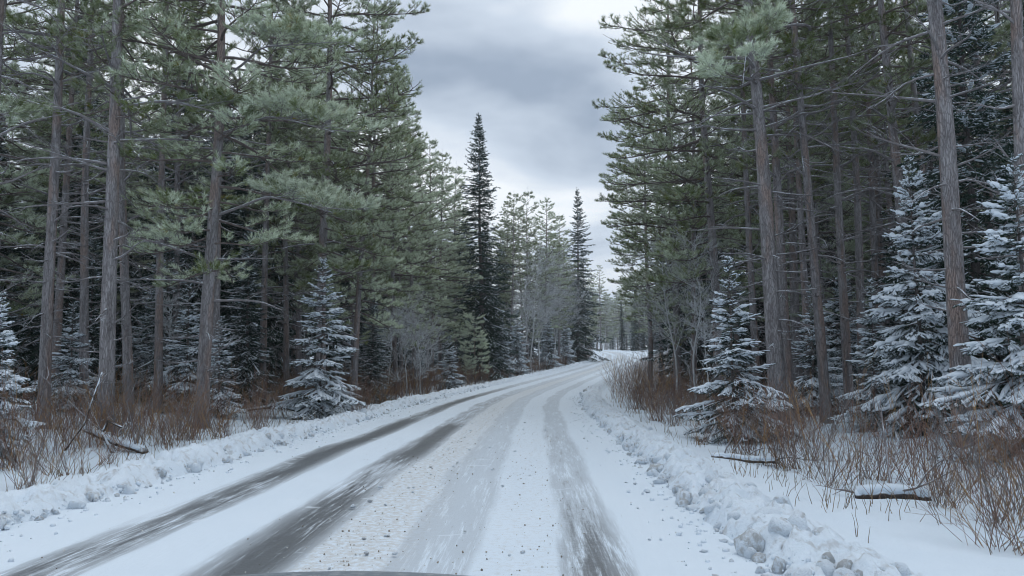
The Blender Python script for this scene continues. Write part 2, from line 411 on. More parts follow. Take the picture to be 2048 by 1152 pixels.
# ------------------------------------------------------------------ ploughed banks with their clumps
def icosphere(sub):
    import bmesh
    bm = bmesh.new(); bmesh.ops.create_icosphere(bm, subdivisions=sub, radius=1.0)
    v = np.array([x.co[:] for x in bm.verts]); f = np.array([[x.index for x in p.verts] for p in bm.faces]); bm.free(); return v, f
ICO1, ICO2 = icosphere(1), icosphere(2)
def lump(seed, base=ICO2, rough=0.5):
    v, f = base; rg = np.random.default_rng(seed); v = v.copy()
    for k in range(7):
        d = nrm(rg.normal(size=3)); v = v - d * np.maximum(v @ d - (0.55 + 0.3 * rg.random()), 0)[:, None] * 0.85     # broken flats
    n = fbm(v[:, 0] * 2.3 + seed, v[:, 1] * 2.3 + v[:, 2] * 1.9, seed, 3)
    return v * (1 + rough * (n - 0.5))[:, None] * np.array([1, 0.85, 0.68]), f
CLUMPS = []
for k in range(7):
    g = Geo(); g.add(*lump(k + 3, ICO2, 0.85)); CLUMPS.append(g.mesh('snow_clump', M_CLUMP, smooth_shade=True, colours=False))
def bank_height(s, side):
    return (0.125 if side > 0 else 0.15) * (0.55 + 0.9 * fbm(s * 0.33, np.full_like(s, side * 7.0), 51, 3))
def make_bank(side, name):
    sel = np.arange(0, len(ROAD), 1); y = ROAD[:, 1]
    sel = np.concatenate([sel[(y > 2) & (y < 34)][::1], sel[(y >= 34)][::4]])
    w = np.linspace(0, 1, 34); off = RW - 0.10 + w * 1.5
    C, N_, S_ = ROAD[sel], R_N[sel], R_S[sel]
    WW, SS = np.meshgrid(w, S_); H = bank_height(SS, side)
    shape = smooth(0, 0.26, WW) * (1 - smooth(0.42, 1.0, WW))
    edge = 0.22 * (fbm(SS * 0.8, SS * 0 + side, 61, 3) - 0.5)
    O = off[None, :] + edge
    X = C[:, None, 0] + side * N_[:, None, 0] * O; Y = C[:, None, 1] + side * N_[:, None, 1] * O
    lumps = fbm(X * 4.2, Y * 4.2, 71, 3); l2 = fbm(X * 11, Y * 11, 75, 2)
    lm = np.abs(lumps - 0.5) * 2
    Z = prof(Y) - 0.06 + shape * (H + 0.08) * (0.45 + 1.15 * lumps) + shape * 0.07 * (1 - lm) ** 3 + 0.035 * (l2 - 0.5) * smooth(0.05, 0.25, WW) * (1 - smooth(0.7, 1, WW))
    bil = 1 - np.abs(fbm(X * 6.5, Y * 6.5, 91, 3) - 0.5) * 2; Z += smooth(0.0, 0.2, WW) * (1 - smooth(0.6, 1, WW)) * (0.10 * (bil ** 2 - 0.55) + 0.05 * (vnoise(X * 9, Y * 9, 95) > 0.62))
    g = Geo(); I = np.arange(WW.size).reshape(WW.shape)
    q = [I[:-1, :-1].ravel(), I[:-1, 1:].ravel(), I[1:, 1:].ravel(), I[1:, :-1].ravel()]
    f = np.concatenate([np.stack([q[0], q[1], q[2]], 1), np.stack([q[0], q[2], q[3]], 1)])
    if side < 0: f = f[:, ::-1]
    g.add(np.stack([X.ravel(), Y.ravel(), Z.ravel()], 1), f)
    b = tag(link(name, g.mesh(name, M_BANK, colours=False)), kind='structure')
    rg = np.random.default_rng(80 + side)
    ii = np.searchsorted(ROAD[:, 1], 5); jj = np.searchsorted(ROAD[:140000, 1], 60)
    for k in range(290):
        yy = 5.0 + 48 * rg.random() ** 1.9; i = int(np.argmin(np.abs(ROAD[:, 1] - yy)))
        lo = RW - 0.08 + abs(rg.normal()) * 0.38 if rg.random() < 0.75 else RW - 0.1 + 1.15 * rg.random()
        sz = (0.026 + 0.078 * rg.random() ** 2.0) * (1.35 if side > 0 else 1.1)
        if rg.random() < 0.06: sz *= 1.55
        p = ROAD[i] + side * R_N[i] * lo
        wv = (lo - RW + 0.10 - 0.0) / 1.5; sh = smooth(0, 0.26, np.array(wv)) * (1 - smooth(0.42, 1.0, np.array(wv)))
        z = float(prof(p[1])) + max(0.02, float(sh) * float(bank_height(np.array([R_S[i]]), side)[0]) * 1.0) + sz * 0.16
        o = link('snow_clump', CLUMPS[k % 7], b, (p[0], p[1], z))
        o.rotation_euler = (rg.random() * 6, rg.random() * 6, rg.random() * 6); o.scale = np.array([1, 0.8 + 0.4 * rg.random(), 0.8 + 0.3 * rg.random()]) * sz
    g = Geo(); v0, f0 = ICO1
    for k in range(1700):
        yy = 4.5 + 38 * rg.random() ** 1.7; i = int(np.argmin(np.abs(ROAD[:, 1] - yy)))
        lo = RW + 0.12 + rg.normal() * 0.27; sz = 0.008 + 0.026 * rg.random() ** 2
        p = ROAD[i] + side * R_N[i] * lo; wv = np.array((lo - RW + 0.10) / 1.5); sh = float(smooth(0, 0.26, wv) * (1 - smooth(0.42, 1.0, wv)))
        z = float(prof(p[1])) + 0.025 + sh * float(bank_height(np.array([R_S[i]]), side)[0])
        g.add(v0 * sz * (0.7 + 0.6 * rg.random((len(v0), 1))) + [p[0], p[1], z], f0)
    cr_ = link('snow_crumbs', g.mesh('snow_crumbs', M_CLUMP, colours=False), b); cr_['kind'] = 'stuff'
make_bank(-1, 'snow_bank_left'); make_bank(1, 'snow_bank_right')

# crumbs and grit scattered over the road
rg = np.random.default_rng(5); g = Geo(); v0, f0 = ICO1
for k in range(1700):
    yy = 4.8 + 26 * rg.random() ** 1.6; i = int(np.argmin(np.abs(ROAD[:, 1] - yy)))
    r = rg.random()
    lo = rg.normal(0.05, 0.33) if r < 0.5 else (rg.normal(1.5, 0.3) if r < 0.8 else rg.uniform(-3.2, 3.2))
    sz = 0.003 + 0.008 * rg.random() ** 3; p = ROAD[i] + R_N[i] * lo
    col = np.array((0.24, 0.215, 0.18)) * (0.6 + rg.random()) if rg.random() < 0.75 else np.array((0.6, 0.6, 0.58))
    g.add(v0 * sz * (0.6 + 0.8 * rg.random((len(v0), 1))) + [p[0], p[1], float(prof(p[1])) + 0.035 * (1 - (lo / 4) ** 2) + sz * 0.2], f0, np.clip(col, 0, 1))
gr = link('road_grit', g.mesh('road_grit', M_GRIT, smooth_shade=False), road); gr['kind'] = 'stuff'
for k in range(70):
    yy = 5.2 + 22 * rg.random() ** 1.5; i = int(np.argmin(np.abs(ROAD[:, 1] - yy)))
    lo = rg.normal(0.1, 0.3) if rg.random() < 0.35 else (rg.normal(1.5, 0.3) if rg.random() < 0.5 else rg.uniform(2.6, 3.3))
    sz = 0.016 + 0.022 * rg.random() ** 2; p = ROAD[i] + R_N[i] * lo
    o = link('snow_lump', CLUMPS[k % 7], road, (p[0], p[1], float(prof(p[1])) + 0.035 * (1 - (lo / 4) ** 2) + sz * 0.35)); o.scale = (sz, sz, sz * 0.8); o.rotation_euler = (0, 0, rg.random() * 6)

# ------------------------------------------------------------------ trees
def polyline(p0, d0, L, n, rg, wob=0.04, curve=0.0):
    """n points from p0 (B,3) along d0 (B,3) with length L (B,), bending by curve towards +z"""
    B = len(p0); t = np.linspace(0, 1, n)[None, :, None]
    side = nrm(rg.normal(size=(B, 3)))[:, None, :] * np.sin(t * np.pi * rg.uniform(0.7, 2.2, (B, 1, 1))) * wob * L[:, None, None]
    pts = p0[:, None, :] + d0[:, None, :] * t * L[:, None, None] + side * t
    pts[:, :, 2] += (curve * L)[:, None] * (t[:, :, 0] ** 2) if np.ndim(curve) else curve * L[:, None] * t[:, :, 0] ** 2
    return pts
def sample(pl, s):
    """points and tangents of one polyline (P,3) at s in 0..1"""
    n = len(pl) - 1; x = np.clip(s, 0, 0.9999) * n; i = x.astype(int); f = (x - i)[:, None]
    return pl[i] * (1 - f) + pl[i + 1] * f, nrm(pl[i + 1] - pl[i])
def sample_many(pls, m, s):
    """pls (B,P,3); s (B,m)"""
    n = pls.shape[1] - 1; x = np.clip(s, 0, 0.9999) * n; i = x.astype(int); f = (x - i)[..., None]; r = np.arange(len(pls))[:, None]
    a, b = pls[r, i], pls[r, i + 1]
    return (a * (1 - f) + b * f).reshape(-1, 3), nrm(b - a).reshape(-1, 3)
def rotz(d, a):
    c, s = np.cos(a), np.sin(a); o = d.copy(); o[:, 0] = d[:, 0] * c - d[:, 1] * s; o[:, 1] = d[:, 0] * s + d[:, 1] * c; return o

def trunk_spine(H, rg, bend):
    h = np.linspace(0, H, 22); ph = rg.random(4) * 6
    x = bend * (np.sin(h / H * 4 + ph[0]) - np.sin(ph[0])) + bend * 0.35 * (np.sin(h / H * 11 + ph[1]) - np.sin(ph[1]))
    y = bend * (np.sin(h / H * 4 + ph[2]) - np.sin(ph[2])) + bend * 0.35 * (np.sin(h / H * 11 + ph[3]) - np.sin(ph[3]))
    return np.stack([x, y, h], 1)
def trunk_mesh(sp, H, dbh, mat, rg, power=0.75, sides=14):
    g = Geo(); n = 70; s = np.linspace(0, 1, n) ** 1.15; p, _ = sample(sp, s); p[0, 2] = -0.5
    r = dbh / 2 * np.maximum(1 - s, 0.012) ** power * 1.04 + dbh * 0.12 * np.exp(-s * H / 0.3)
    r = r * (1 + 0.05 * (rg.random(n) - 0.5))
    tubes(g, p, r, sides)
    v = g.v[0].astype(float); c = np.repeat(p, sides, 0); a = np.arctan2(v[:, 1] - c[:, 1], v[:, 0] - c[:, 0])
    v[:, :2] = c[:, :2] + (v[:, :2] - c[:, :2]) * (1 + 0.10 * (fbm(a * 1.3 + 9, v[:, 2] * 1.1, 7, 2) - 0.5) + 0.12 * np.cos(a * 5 + dbh * 90)* np.exp(-v[:, 2] / 0.5) * (v[:, 2] < 1.5))[:, None]
    g.v[0] = v.astype(np.float32)
    return g.mesh('trunk', mat, colours=False)

GD, GM, GF = np.array((0.040, 0.062, 0.022)), np.array((0.22, 0.272, 0.075)), np.array((0.69, 0.76, 0.62))
def pine_colour(frost, rg):
    def f(N, n, dr, u):
        tone = np.repeat(rg.random(N), n); fr = np.repeat(np.clip(frost * (0.35 + 1.3 * np.repeat(rg.random(N // 45 + 1), 45)[:N]) + rg.normal(size=N) * 0.18, 0, 0.95), n)
        tone = np.clip(tone * 0.6 + 0.4 * np.repeat(np.repeat(rg.random(N // 60 + 1), 60)[:N], n), 0, 1)
        k = rg.random(N * n)
        c = GD + (GM - GD) * (0.25 + 0.75 * tone * (0.6 + 0.4 * k))[:, None]
        fr = np.clip(fr * (0.55 + 0.9 * np.clip(dr[:, 2] + 0.35, 0, 1)) * (0.6 + 0.8 * k), 0, 1)
        warm = (np.repeat(rg.random(N), n) < 0.05)[:, None]
        c = np.where(warm, c * np.array((1.7, 1.15, 0.7)), c)
        return c + (GF - c) * fr[:, None]
    return f

def live_branch(p0, az, L, el, rg, gl, tuf, dens=1.0, r0=0.035, bare=0.25):
    """one pine limb with side limbs and shoots; collects needle tufts in tuf"""
    t = np.linspace(0, 1, 9)
    d = np.array([math.cos(az), math.sin(az), 0.0]); sd = np.array([-d[1], d[0], 0])
    ph = rg.random(2) * 6; z = L * (math.tan(el) * t - 0.34 * t ** 2 + 0.30 * t ** 3.2)
    pl = p0 + d * (L * t)[:, None] + sd * (L * 0.06 * (np.sin(t * 4 + ph[0]) - math.sin(ph[0])))[:, None] + np.array([0, 0, 1]) * (z + L * 0.015 * np.sin(t * 9 + ph[1]) * t)[:, None]
    tubes(gl, pl, r0 * (1 - 0.85 * t), 5)
    n2 = max(4, int(L * 5.2 * dens)); s = np.sort(bare + (1 - bare) * rg.random(n2)); pp, tt = sample(pl, s)
    ang = np.where(np.arange(n2) % 2 == 0, 1, -1) * rg.uniform(0.55, 1.05, n2)
    d2 = rotz(tt, ang); d2[:, 2] = rg.uniform(-0.12, 0.35, n2); d2 = nrm(d2)
    L2 = (0.30 + 0.36 * L * (1.05 - s)) * rg.uniform(0.6, 1.15, n2)
    p2 = polyline(pp, d2, L2, 5, rg, 0.07, 0.16)
    tubes(gl, p2, np.linspace(1, 0.35, 5)[None] * (r0 * 0.32) * np.ones((n2, 1)), 3)
    m = max(3, int(6 * dens)); s3 = rg.uniform(0.25, 1.0, (n2, m)); p3, t3 = sample_many(p2, m, s3)
    d3 = rotz(t3, rg.choice([-1, 1], len(t3)) * rg.uniform(0.3, 0.95, len(t3))); d3[:, 2] += rg.uniform(0.05, 0.6, len(t3)); d3 = nrm(d3)
    L3 = rg.uniform(0.10, 0.26, len(t3))
    kk = rg.random(len(p3)) < 0.3
    tubes(gl, (p3[:, None, :] + d3[:, None, :] * np.array([0, 1.0])[None, :, None] * L3[:, None, None])[kk], np.array([0.006, 0.003])[None] * np.ones((kk.sum(), 1)), 3)
    tuf.append((p3 + d3 * L3[:, None] * 0.35, d3, L3 * 0.75))
    e2, te2 = p2[:, -1], nrm(p2[:, -1] - p2[:, -2]); te2[:, 2] += 0.25
    tuf.append((e2 - te2 * 0.08, nrm(te2), np.full(n2, 0.2)))
    tuf.append((pl[-1:] - nrm(pl[-1:] - pl[-2:-1]) * 0.1, nrm(pl[-1:] - pl[-2:-1] + [[0, 0, 0.1]]), np.array([0.22])))

def make_pine(seed, H=22, dbh=0.42, base=0.45, R=2.8, bend=0.12, frost=0.25, dead=(0.08, 0.45, 26), nb=58, dens=1.0, blade=(28, 0.135, 0.0105), side_bias=None):
    rg = np.random.default_rng(seed); sp = trunk_spine(H, rg, bend); parts = []
    parts.append(('trunk', trunk_mesh(sp, H, dbh, M_BARK, rg)))
    gl = Geo(); tuf = []
    hs = base + (0.985 - base) * (np.arange(nb) + rg.random(nb) * 0.8) / nb; az = np.cumsum(rg.uniform(1.6, 3.2, nb))
    for h, a in zip(hs, az):
        x = (h - base) / (1 - base); prof_ = (0.55 + 1.25 * x) if x < 0.36 else 1.0 * (1 - (x - 0.36) / 0.66) ** 0.75
        L = max(0.35, R * prof_ * rg.uniform(0.7, 1.12))
        if side_bias is not None: L *= 1.0 + 0.42 * math.cos(a - side_bias)
        p0, _ = sample(sp, np.array([h])); live_branch(p0[0], a, L, rad(-8 + 44 * x ** 1.2) + rg.normal() * 0.1, rg, gl, tuf, dens * (1.0 if L > 0.8 else 1.4), 0.012 + 0.011 * L)
    p0, _ = sample(sp, np.array([0.999])); tuf.append((p0, np.array([[0, 0, 1.0]]), np.array([0.4])))
    parts.append(('branches', gl.mesh('branches', M_LIMB, colours=False)))
    gn = Geo(); p, d, l = (np.concatenate([t[i] for t in tuf]) for i in range(3))
    blades(gn, p, d, blade[0], blade[1], blade[2], 0.35, 1.2, l, rg, pine_colour(frost, rg))
    parts.append(('needles', gn.mesh('needles', M_NEEDLE, False)))
    if dead:
        lo, hi, n = dead; gd = Geo()
        hs = np.sort(rg.uniform(lo, hi, n)); az = np.cumsum(rg.uniform(1.5, 3.5, n))
        L = rg.uniform(0.4, 1.1, n) * (0.7 + 2.2 * (hs - lo) / (hi - lo)) + 0.2
        L = np.where(rg.random(n) < 0.25, 0.2, L)
        p0, _ = sample(sp, hs); d0 = nrm(np.stack([np.cos(az), np.sin(az), rg.uniform(-0.25, 0.35, n)], 1))
        pl = polyline(p0, d0, L, 7, rg, 0.10, rg.uniform(-0.25, 0.18, n)); singles = []
        for i in range(n):
            g1 = Geo(); tubes(g1, pl[i], (0.012 + 0.010 * L[i]) * np.linspace(1.25, 0.3, 7), 5)
            if L[i] > 0.5:
                m = 5; pp, tt = sample(pl[i], rg.uniform(0.3, 0.98, m))
                d2 = rotz(tt, rg.choice([-1, 1], m) * rg.uniform(0.4, 1.0, m)); d2[:, 2] += rg.uniform(-0.2, 0.4, m)
                p2 = polyline(pp, nrm(d2), L[i] * rg.uniform(0.18, 0.5, m), 4, rg, 0.12, 0.05)
                tubes(g1, p2, np.linspace(0.0105, 0.005, 4)[None] * np.ones((m, 1)), 3)
                pp, tt = sample_many(p2, 2, rg.uniform(0.3, 0.95, (m, 2))); d3 = rotz(tt, rg.choice([-1, 1], len(tt)) * rg.uniform(0.4, 1.0, len(tt)))
                tubes(g1, polyline(pp, nrm(d3), rg.uniform(0.12, 0.35, len(tt)), 3, rg, 0.1, 0.0), np.array([[0.006, 0.005, 0.0035]]) * np.ones((len(tt), 1)), 3)
            for v, f in zip(g1.v, g1.f): gd.add(v, f - f.min())
            singles.append(('dead_branch', g1.mesh('dead_branch', M_BRANCH, colours=False)))
        parts.append(('dead_branches', gd.mesh('dead_branches', M_BRANCH, colours=False)))
        return dict(parts=parts, H=H, dbh=dbh, R=R, singles=singles)
    return dict(parts=parts, H=H, dbh=dbh, R=R)

SD, SM_, ST = np.array((0.022, 0.044, 0.034)), np.array((0.065, 0.104, 0.070)), np.array((0.42, 0.50, 0.52))
def spruce_colour(frost, rg):
    def f(N, n, dr, u):
        tone = np.repeat(rg.random(N), n); k = rg.random(N * n)
        c = SD + (SM_ - SD) * (tone * (0.4 + 0.6 * k))[:, None]
        fr = np.clip(np.repeat(np.clip(frost + rg.normal(size=N) * 0.12, 0, 0.9), n) * np.clip(dr[:, 2] + 0.55, 0, 1.3), 0, 1)
        return c + (ST - c) * fr[:, None]
    return f
def make_spruce(seed, H=5.0, R=1.4, dbh=0.10, base=0.05, whorl=0.30, per=6, twig=0.085, snow=0.6, puff=0.024, frost=0.12, power=0.85, blade=(0.034, 0.0085, 0.02), droop=0.25, bark=None):
    rg = np.random.default_rng(seed); sp = trunk_spine(H, rg, 0.012 * H * 0.4); lop = rg.random() * 6.28; parts = [('trunk', trunk_mesh(sp, H, dbh, bark or M_BARK_DARK, rg, 0.95, 9))]
    gl, gn, gs = Geo(), Geo(), Geo(); segs = []
    h = base * H
    while h < H * 0.985:
        x = h / H; k = per + rg.integers(-1, 2); a0 = rg.random() * 6.28
        for j in range(k):
            hh = h + rg.uniform(-0.4, 0.4) * whorl; xx = min(max(hh / H, 0.01), 0.985)
            L = max(0.10, R * (1 - xx) ** power * rg.uniform(0.58, 1.18)); fac = 0.42 + 0.95 * rg.random()
            if xx < 0.12: L *= 0.75 + xx * 2
            a = a0 + j * 6.283 / k + rg.normal() * 0.25; L *= 1 + 0.16 * math.cos(a - lop) + 0.12 * math.cos(2 * a + 9 * xx); el = -0.30 + 0.95 * xx ** 1.6 + rg.normal() * 0.13
            t = np.linspace(0, 1, 8); d = np.array([math.cos(a), math.sin(a), 0]); sd = np.array([-d[1], d[0], 0.0])
            p0, _ = sample(sp, np.array([xx])); dr = droop * (1 - xx)
            z = L * (math.tan(el) * t - dr * t ** 2 + dr * 0.75 * t ** 3.5)
            pl = p0 + d * (L * t)[:, None] + sd * (L * 0.05 * np.sin(t * 3 + a) * t)[:, None] + np.array([0, 0, 1]) * z[:, None]
            tubes(gl, pl, (0.006 + 0.010 * L) * (1 - 0.85 * t), 4)
            n2 = max(3, int(L * 0.88 / twig)); s = np.linspace(0.14, 0.97, n2) + rg.uniform(-0.4, 0.4, n2) / n2; s = np.clip(s, 0.08, 0.99)
            pp, tt = sample(pl, s); pp, tt, s2 = np.repeat(pp, 2, 0), np.repeat(tt, 2, 0), np.repeat(s, 2)
            ang = np.tile([1, -1], n2) * rg.uniform(0.7, 1.05, 2 * n2); d2 = rotz(tt, ang); d2[:, 2] += rg.uniform(-0.28, 0.06, 2 * n2); d2 = nrm(d2)
            L2 = np.minimum(0.50 * L * (1.0 - 0.78 * s2), 0.75) * rg.uniform(0.6, 1.1, 2 * n2) + 0.06; keep = rg.random(2 * n2) < 0.93
            pp, d2, L2 = pp[keep], d2[keep], L2[keep]
            p2 = polyline(pp, d2, L2, 4, rg, 0.05, -0.10)
            segs.append((p2, L2, np.full(len(L2), fac))); m = int(L / 0.10) + 2
            o = sample(pl, np.linspace(0.2, 1.0, m)[:-1])[0]; e = sample(pl, np.linspace(0.2, 1.0, m)[1:])[0]
            segs.append((np.stack([o, o * 0.67 + e * 0.33, o * 0.33 + e * 0.67, e], 1), np.linalg.norm(e - o, axis=1), np.full(len(o), fac)))
            lg = L2 > 0.20
            if lg.any():
                mm = 5; s3 = rg.uniform(0.25, 0.92, (lg.sum(), mm)); p3, t3 = sample_many(p2[lg], mm, s3); L3 = np.repeat(L2[lg], mm) * (1 - s3.ravel()) * 0.75 + 0.05
                d3 = rotz(t3, rg.choice([-1, 1], len(t3)) * rg.uniform(0.6, 1.0, len(t3))); d3[:, 2] -= rg.uniform(0, 0.2, len(t3))
                segs.append((polyline(p3, nrm(d3), L3, 4, rg, 0.05, -0.05), L3, np.full(len(L3), fac)))
            if L > 0.3 and snow > 0:        # snow lying along the limb itself
                c = sample(pl, np.linspace(0.35, 0.98, 9))[0]; r = 1.25 * puff * (0.4 + 1.2 * rg.random(9)) * np.array([0.3, 0.8, 1, 1, 1, 1, 1, 0.8, 0.25]) * min(1.0, 0.35 + L)
                if rg.random() < snow * fac: tubes(gs, c, r, 6, flat=0.7, lift=puff * 0.45)
        h += whorl * (0.75 + 0.5 * rg.random()) * (1.0 - 0.35 * x)
    pts, L, w = (np.concatenate([q_[i_] for q_ in segs]) for i_ in range(3))
    bl, bw, sp_ = blade; d = nrm(pts[:, -1] - pts[:, 0])
    nb = 5
    rep = np.maximum(1, np.round(L / (sp_ * nb / 2.6))).astype(int); idx = np.repeat(np.arange(len(L)), rep)
    off = (np.arange(len(idx)) - np.repeat(np.cumsum(rep) - rep, rep)) / rep[idx]
    seglen = L[idx] / rep[idx]; x = off * 3; i = np.minimum(x.astype(int), 2); f = (x - i)[:, None]
    base_p = pts[idx, i] * (1 - f) + pts[idx, i + 1] * f; dd = nrm(pts[idx, i + 1] - pts[idx, i])
    blades(gn, base_p, dd, nb, bl, bw, 0.6, 1.15, seglen, rg, spruce_colour(frost, rg))
    tp = nrm(sp[-1:] - sp[-2:-1]); blades(gn, sp[-1:] - tp * 0.05 * H * 0.6, tp, 40, bl, bw, 0.5, 1.1, np.array([0.035 * H]), rg, spruce_colour(frost, rg))
    parts += [('branches', gl.mesh('branches', M_LIMB, colours=False)), ('needles', gn.mesh('needles', M_NEEDLE, False))]
    if snow > 0:
        out = np.hypot(pts[:, 0, 0], pts[:, 0, 1]); expo = out / (R * np.maximum(1 - pts[:, 0, 2] / H, 0.05) ** power + 0.05)
        k = rg.random(len(L)) < snow * w * np.clip(0.1 + 1.0 * expo, 0, 1); q, lq = pts[k][:, [0, 2, 3]], L[k]
        r = puff * rg.uniform(0.3, 1.1, (len(q), 1)) * np.array([[0.6, 1.1, 0.45]]) * rg.uniform(0.75, 1.25, (len(q), 3)) * np.clip(0.5 + lq, 0.5, 1.0)[:, None]
        tubes(gs, q, r, 4 if H < 19 else 3, flat=0.65, lift=puff * 0.35)
        parts.append(('snow_load', gs.mesh('snow_load', M_PUFF, colours=False)))
    return dict(parts=parts, H=H, dbh=dbh, R=R)

def make_bare(seed, H=9, dbh=0.12, mat=None, twig_mat=None, spread=0.5, n1=26, start=0.25, twig_r=0.0045):
    rg = np.random.default_rng(seed); sp = trunk_spine(H, rg, 0.03 * H); parts = [('trunk', trunk_mesh(sp, H, dbh, mat, rg, 1.0, 8))]
    gt = Geo(); hs = rg.uniform(start, 0.97, n1); az = np.cumsum(rg.uniform(1.5, 3.3, n1)); p, _ = sample(sp, hs)
    L = H * 0.30 * (1.15 - hs) * rg.uniform(0.7, 1.3, n1) + 0.2 * H * 0.15
    d = nrm(np.stack([np.cos(az) * spread * 2, np.sin(az) * spread * 2, rg.uniform(0.5, 1.2, n1)], 1)); a = polyline(p, d, L, 7, rg, 0.1, 0.12)
    tubes(gt, a, dbh * 0.13 * np.linspace(1, 0.25, 7)[None] * np.ones((n1, 1)), 4); lv = a; Lv = L
    for lev, (m, rr) in enumerate(((6, twig_r * 1.6), (4, twig_r * 1.1), (3, twig_r * 0.9))):
        s = rg.uniform(0.2, 1.0, (len(lv), m)); pp, tt = sample_many(lv, m, s); Ln = np.repeat(Lv, m) * rg.uniform(0.28, 0.55, len(pp))
        dd = nrm(tt + nrm(rg.normal(size=tt.shape)) * 0.75 + np.array([0, 0, 0.12])); lv = polyline(pp, dd, Ln, 4, rg, 0.12, 0.06); Lv = Ln
        tubes(gt, lv, rr * np.linspace(1, 0.5, 4)[None] * np.ones((len(lv), 1)), 3)
    parts.append(('twigs', gt.mesh('twigs', twig_mat or mat, colours=False)))
    return dict(parts=parts, H=H, dbh=dbh, R=H * 0.3)

BR0, BR1, BR2 = np.array((0.185, 0.11, 0.088)), np.array((0.34, 0.235, 0.185)), np.array((0.45, 0.29, 0.145))
def brush_stems(g, x, y, z, h, rg, r0=0.0055, lean=0.35, side=3, tan=0.2):
    """bare reddish-brown stems with side twigs"""
    n = len(x); p0 = np.stack([x, y, z - 0.05], 1)
    d = nrm(np.stack([rg.normal(size=n) * lean, rg.normal(size=n) * lean, np.ones(n)], 1)); pl = polyline(p0, d, h, 4, rg, 0.06, rg.uniform(-0.12, 0.05, n))
    c = BR0 + (BR1 - BR0) * rg.random((n, 1)); c = np.where(rg.random((n, 1)) < tan, BR2 * (0.6 + 0.6 * rg.random((n, 1))), c)
    c = np.where(rg.random((n, 1)) < 0.22, np.array((0.26, 0.245, 0.24)) * rg.uniform(0.7, 1.2, (n, 1)), c)
    tubes(g, pl, r0 * np.linspace(1, 0.4, 4)[None] * rg.uniform(0.7, 1.3, (n, 1)), 3, c)
    pp, tt = sample_many(pl, side, rg.uniform(0.25, 0.95, (n, side))); dd = nrm(tt + nrm(rg.normal(size=tt.shape)) * 0.6)
    L2 = np.repeat(h, side) * rg.uniform(0.15, 0.45, len(pp)); p2 = polyline(pp, dd, L2, 2, rg, 0.08, 0.08); c2 = np.repeat(c, side, 0) * rg.uniform(0.8, 1.25, (len(pp), 1))
    tubes(g, p2, r0 * 0.55 * np.linspace(1, 0.5, 2)[None] * np.ones((len(pp), 1)), 3, c2)
    pp, tt = sample_many(p2, 1, rg.uniform(0.3, 0.8, (len(p2), 1))); dd = nrm(tt + nrm(rg.normal(size=tt.shape)) * 0.6)
    tubes(g, polyline(pp, dd, rg.uniform(0.10, 0.25, len(pp)), 2, rg), r0 * 0.4 * np.ones((len(pp), 2)), 3, c2)
def make_shrub(seed, H=1.3, n=46, spread=0.45, **kw):
    rg = np.random.default_rng(seed); g = Geo(); a = rg.random(n) * 6.28; r = spread * 0.45 * np.sqrt(rg.random(n))
    brush_stems(g, np.cos(a) * r, np.sin(a) * r, np.zeros(n), H * rg.uniform(0.45, 1.1, n), rg, **kw)
    return g.mesh('shrub', M_TWIG)

LABELLED = []
def plant(proto, name, loc, label, cat, group=None, az=0.0, axis=None, sxy=1.0, sz=1.0, near=False):
    root = bpy.data.objects.new(name, None); COL.objects.link(root); root.empty_display_size = 0.3
    rot = Matrix.Rotation(az, 3, 'Z')
    if axis is not None: rot = Vector((0, 0, 1)).rotation_difference(Vector(axis)).to_matrix() @ rot
    root.location = loc; root.rotation_euler = rot.to_euler(); root.scale = (sxy, sxy, sz)
    limbs = None
    for nm, me in proto['parts']:
        if nm == 'dead_branches' and near:
            for n1, m1 in proto['singles']: link(n1, m1, root)
            continue
        o = link(nm, me, limbs if nm in ('needles', 'snow_load') else root)
        if nm == 'branches': limbs = o
        if nm == 'dead_branches': o['kind'] = 'stuff'
    tag(root, label, cat, group); return root

E = [make_pine(11, 22, 0.40, 0.20, 4.0, 0.16, 0.48, (0.05, 0.24, 18), 88, 1.0, (17, 0.15, 0.0165)),
     make_pine(12, 21, 0.38, 0.24, 3.7, 0.14, 0.36, (0.05, 0.27, 20), 84, 1.0, (17, 0.15, 0.0165)),
     make_pine(13, 20, 0.36, 0.16, 3.6, 0.12, 0.72, (0.04, 0.2, 12), 88, 1.0, (17, 0.15, 0.0165)),
     make_pine(14, 25, 0.42, 0.20, 4.0, 0.14, 0.32, (0.05, 0.3, 26), 96, 1.0, (17, 0.15, 0.0165), side_bias=0.0)]
F = [make_pine(21, 22, 0.42, 0.46, 2.7, 0.07, 0.22, (0.07, 0.5, 52), 52, 0.9, (22, 0.14, 0.0125)),
     make_pine(22, 23, 0.42, 0.50, 2.5, 0.09, 0.18, (0.06, 0.52, 56), 50, 0.9, (22, 0.14, 0.0125)),
     make_pine(23, 21, 0.42, 0.38, 2.6, 0.06, 0.28, (0.06, 0.45, 48), 56, 0.9, (22, 0.14, 0.0125))]
YP = make_pine(31, 4.6, 0.09, 0.14, 1.05, 0.05, 2.6, None, 34, 1.3, (20, 0.10, 0.010))
T = [make_spruce(41, 20, 2.7, 0.34, 0.04, 0.44, 7, 0.25, 0.28, 0.036, 0.06, 0.80, (0.095, 0.035, 0.095), 0.30),
     make_spruce(42, 17, 2.6, 0.30, 0.06, 0.44, 7, 0.25, 0.55, 0.042, 0.12, 0.75, (0.09, 0.032, 0.078), 0.34)]
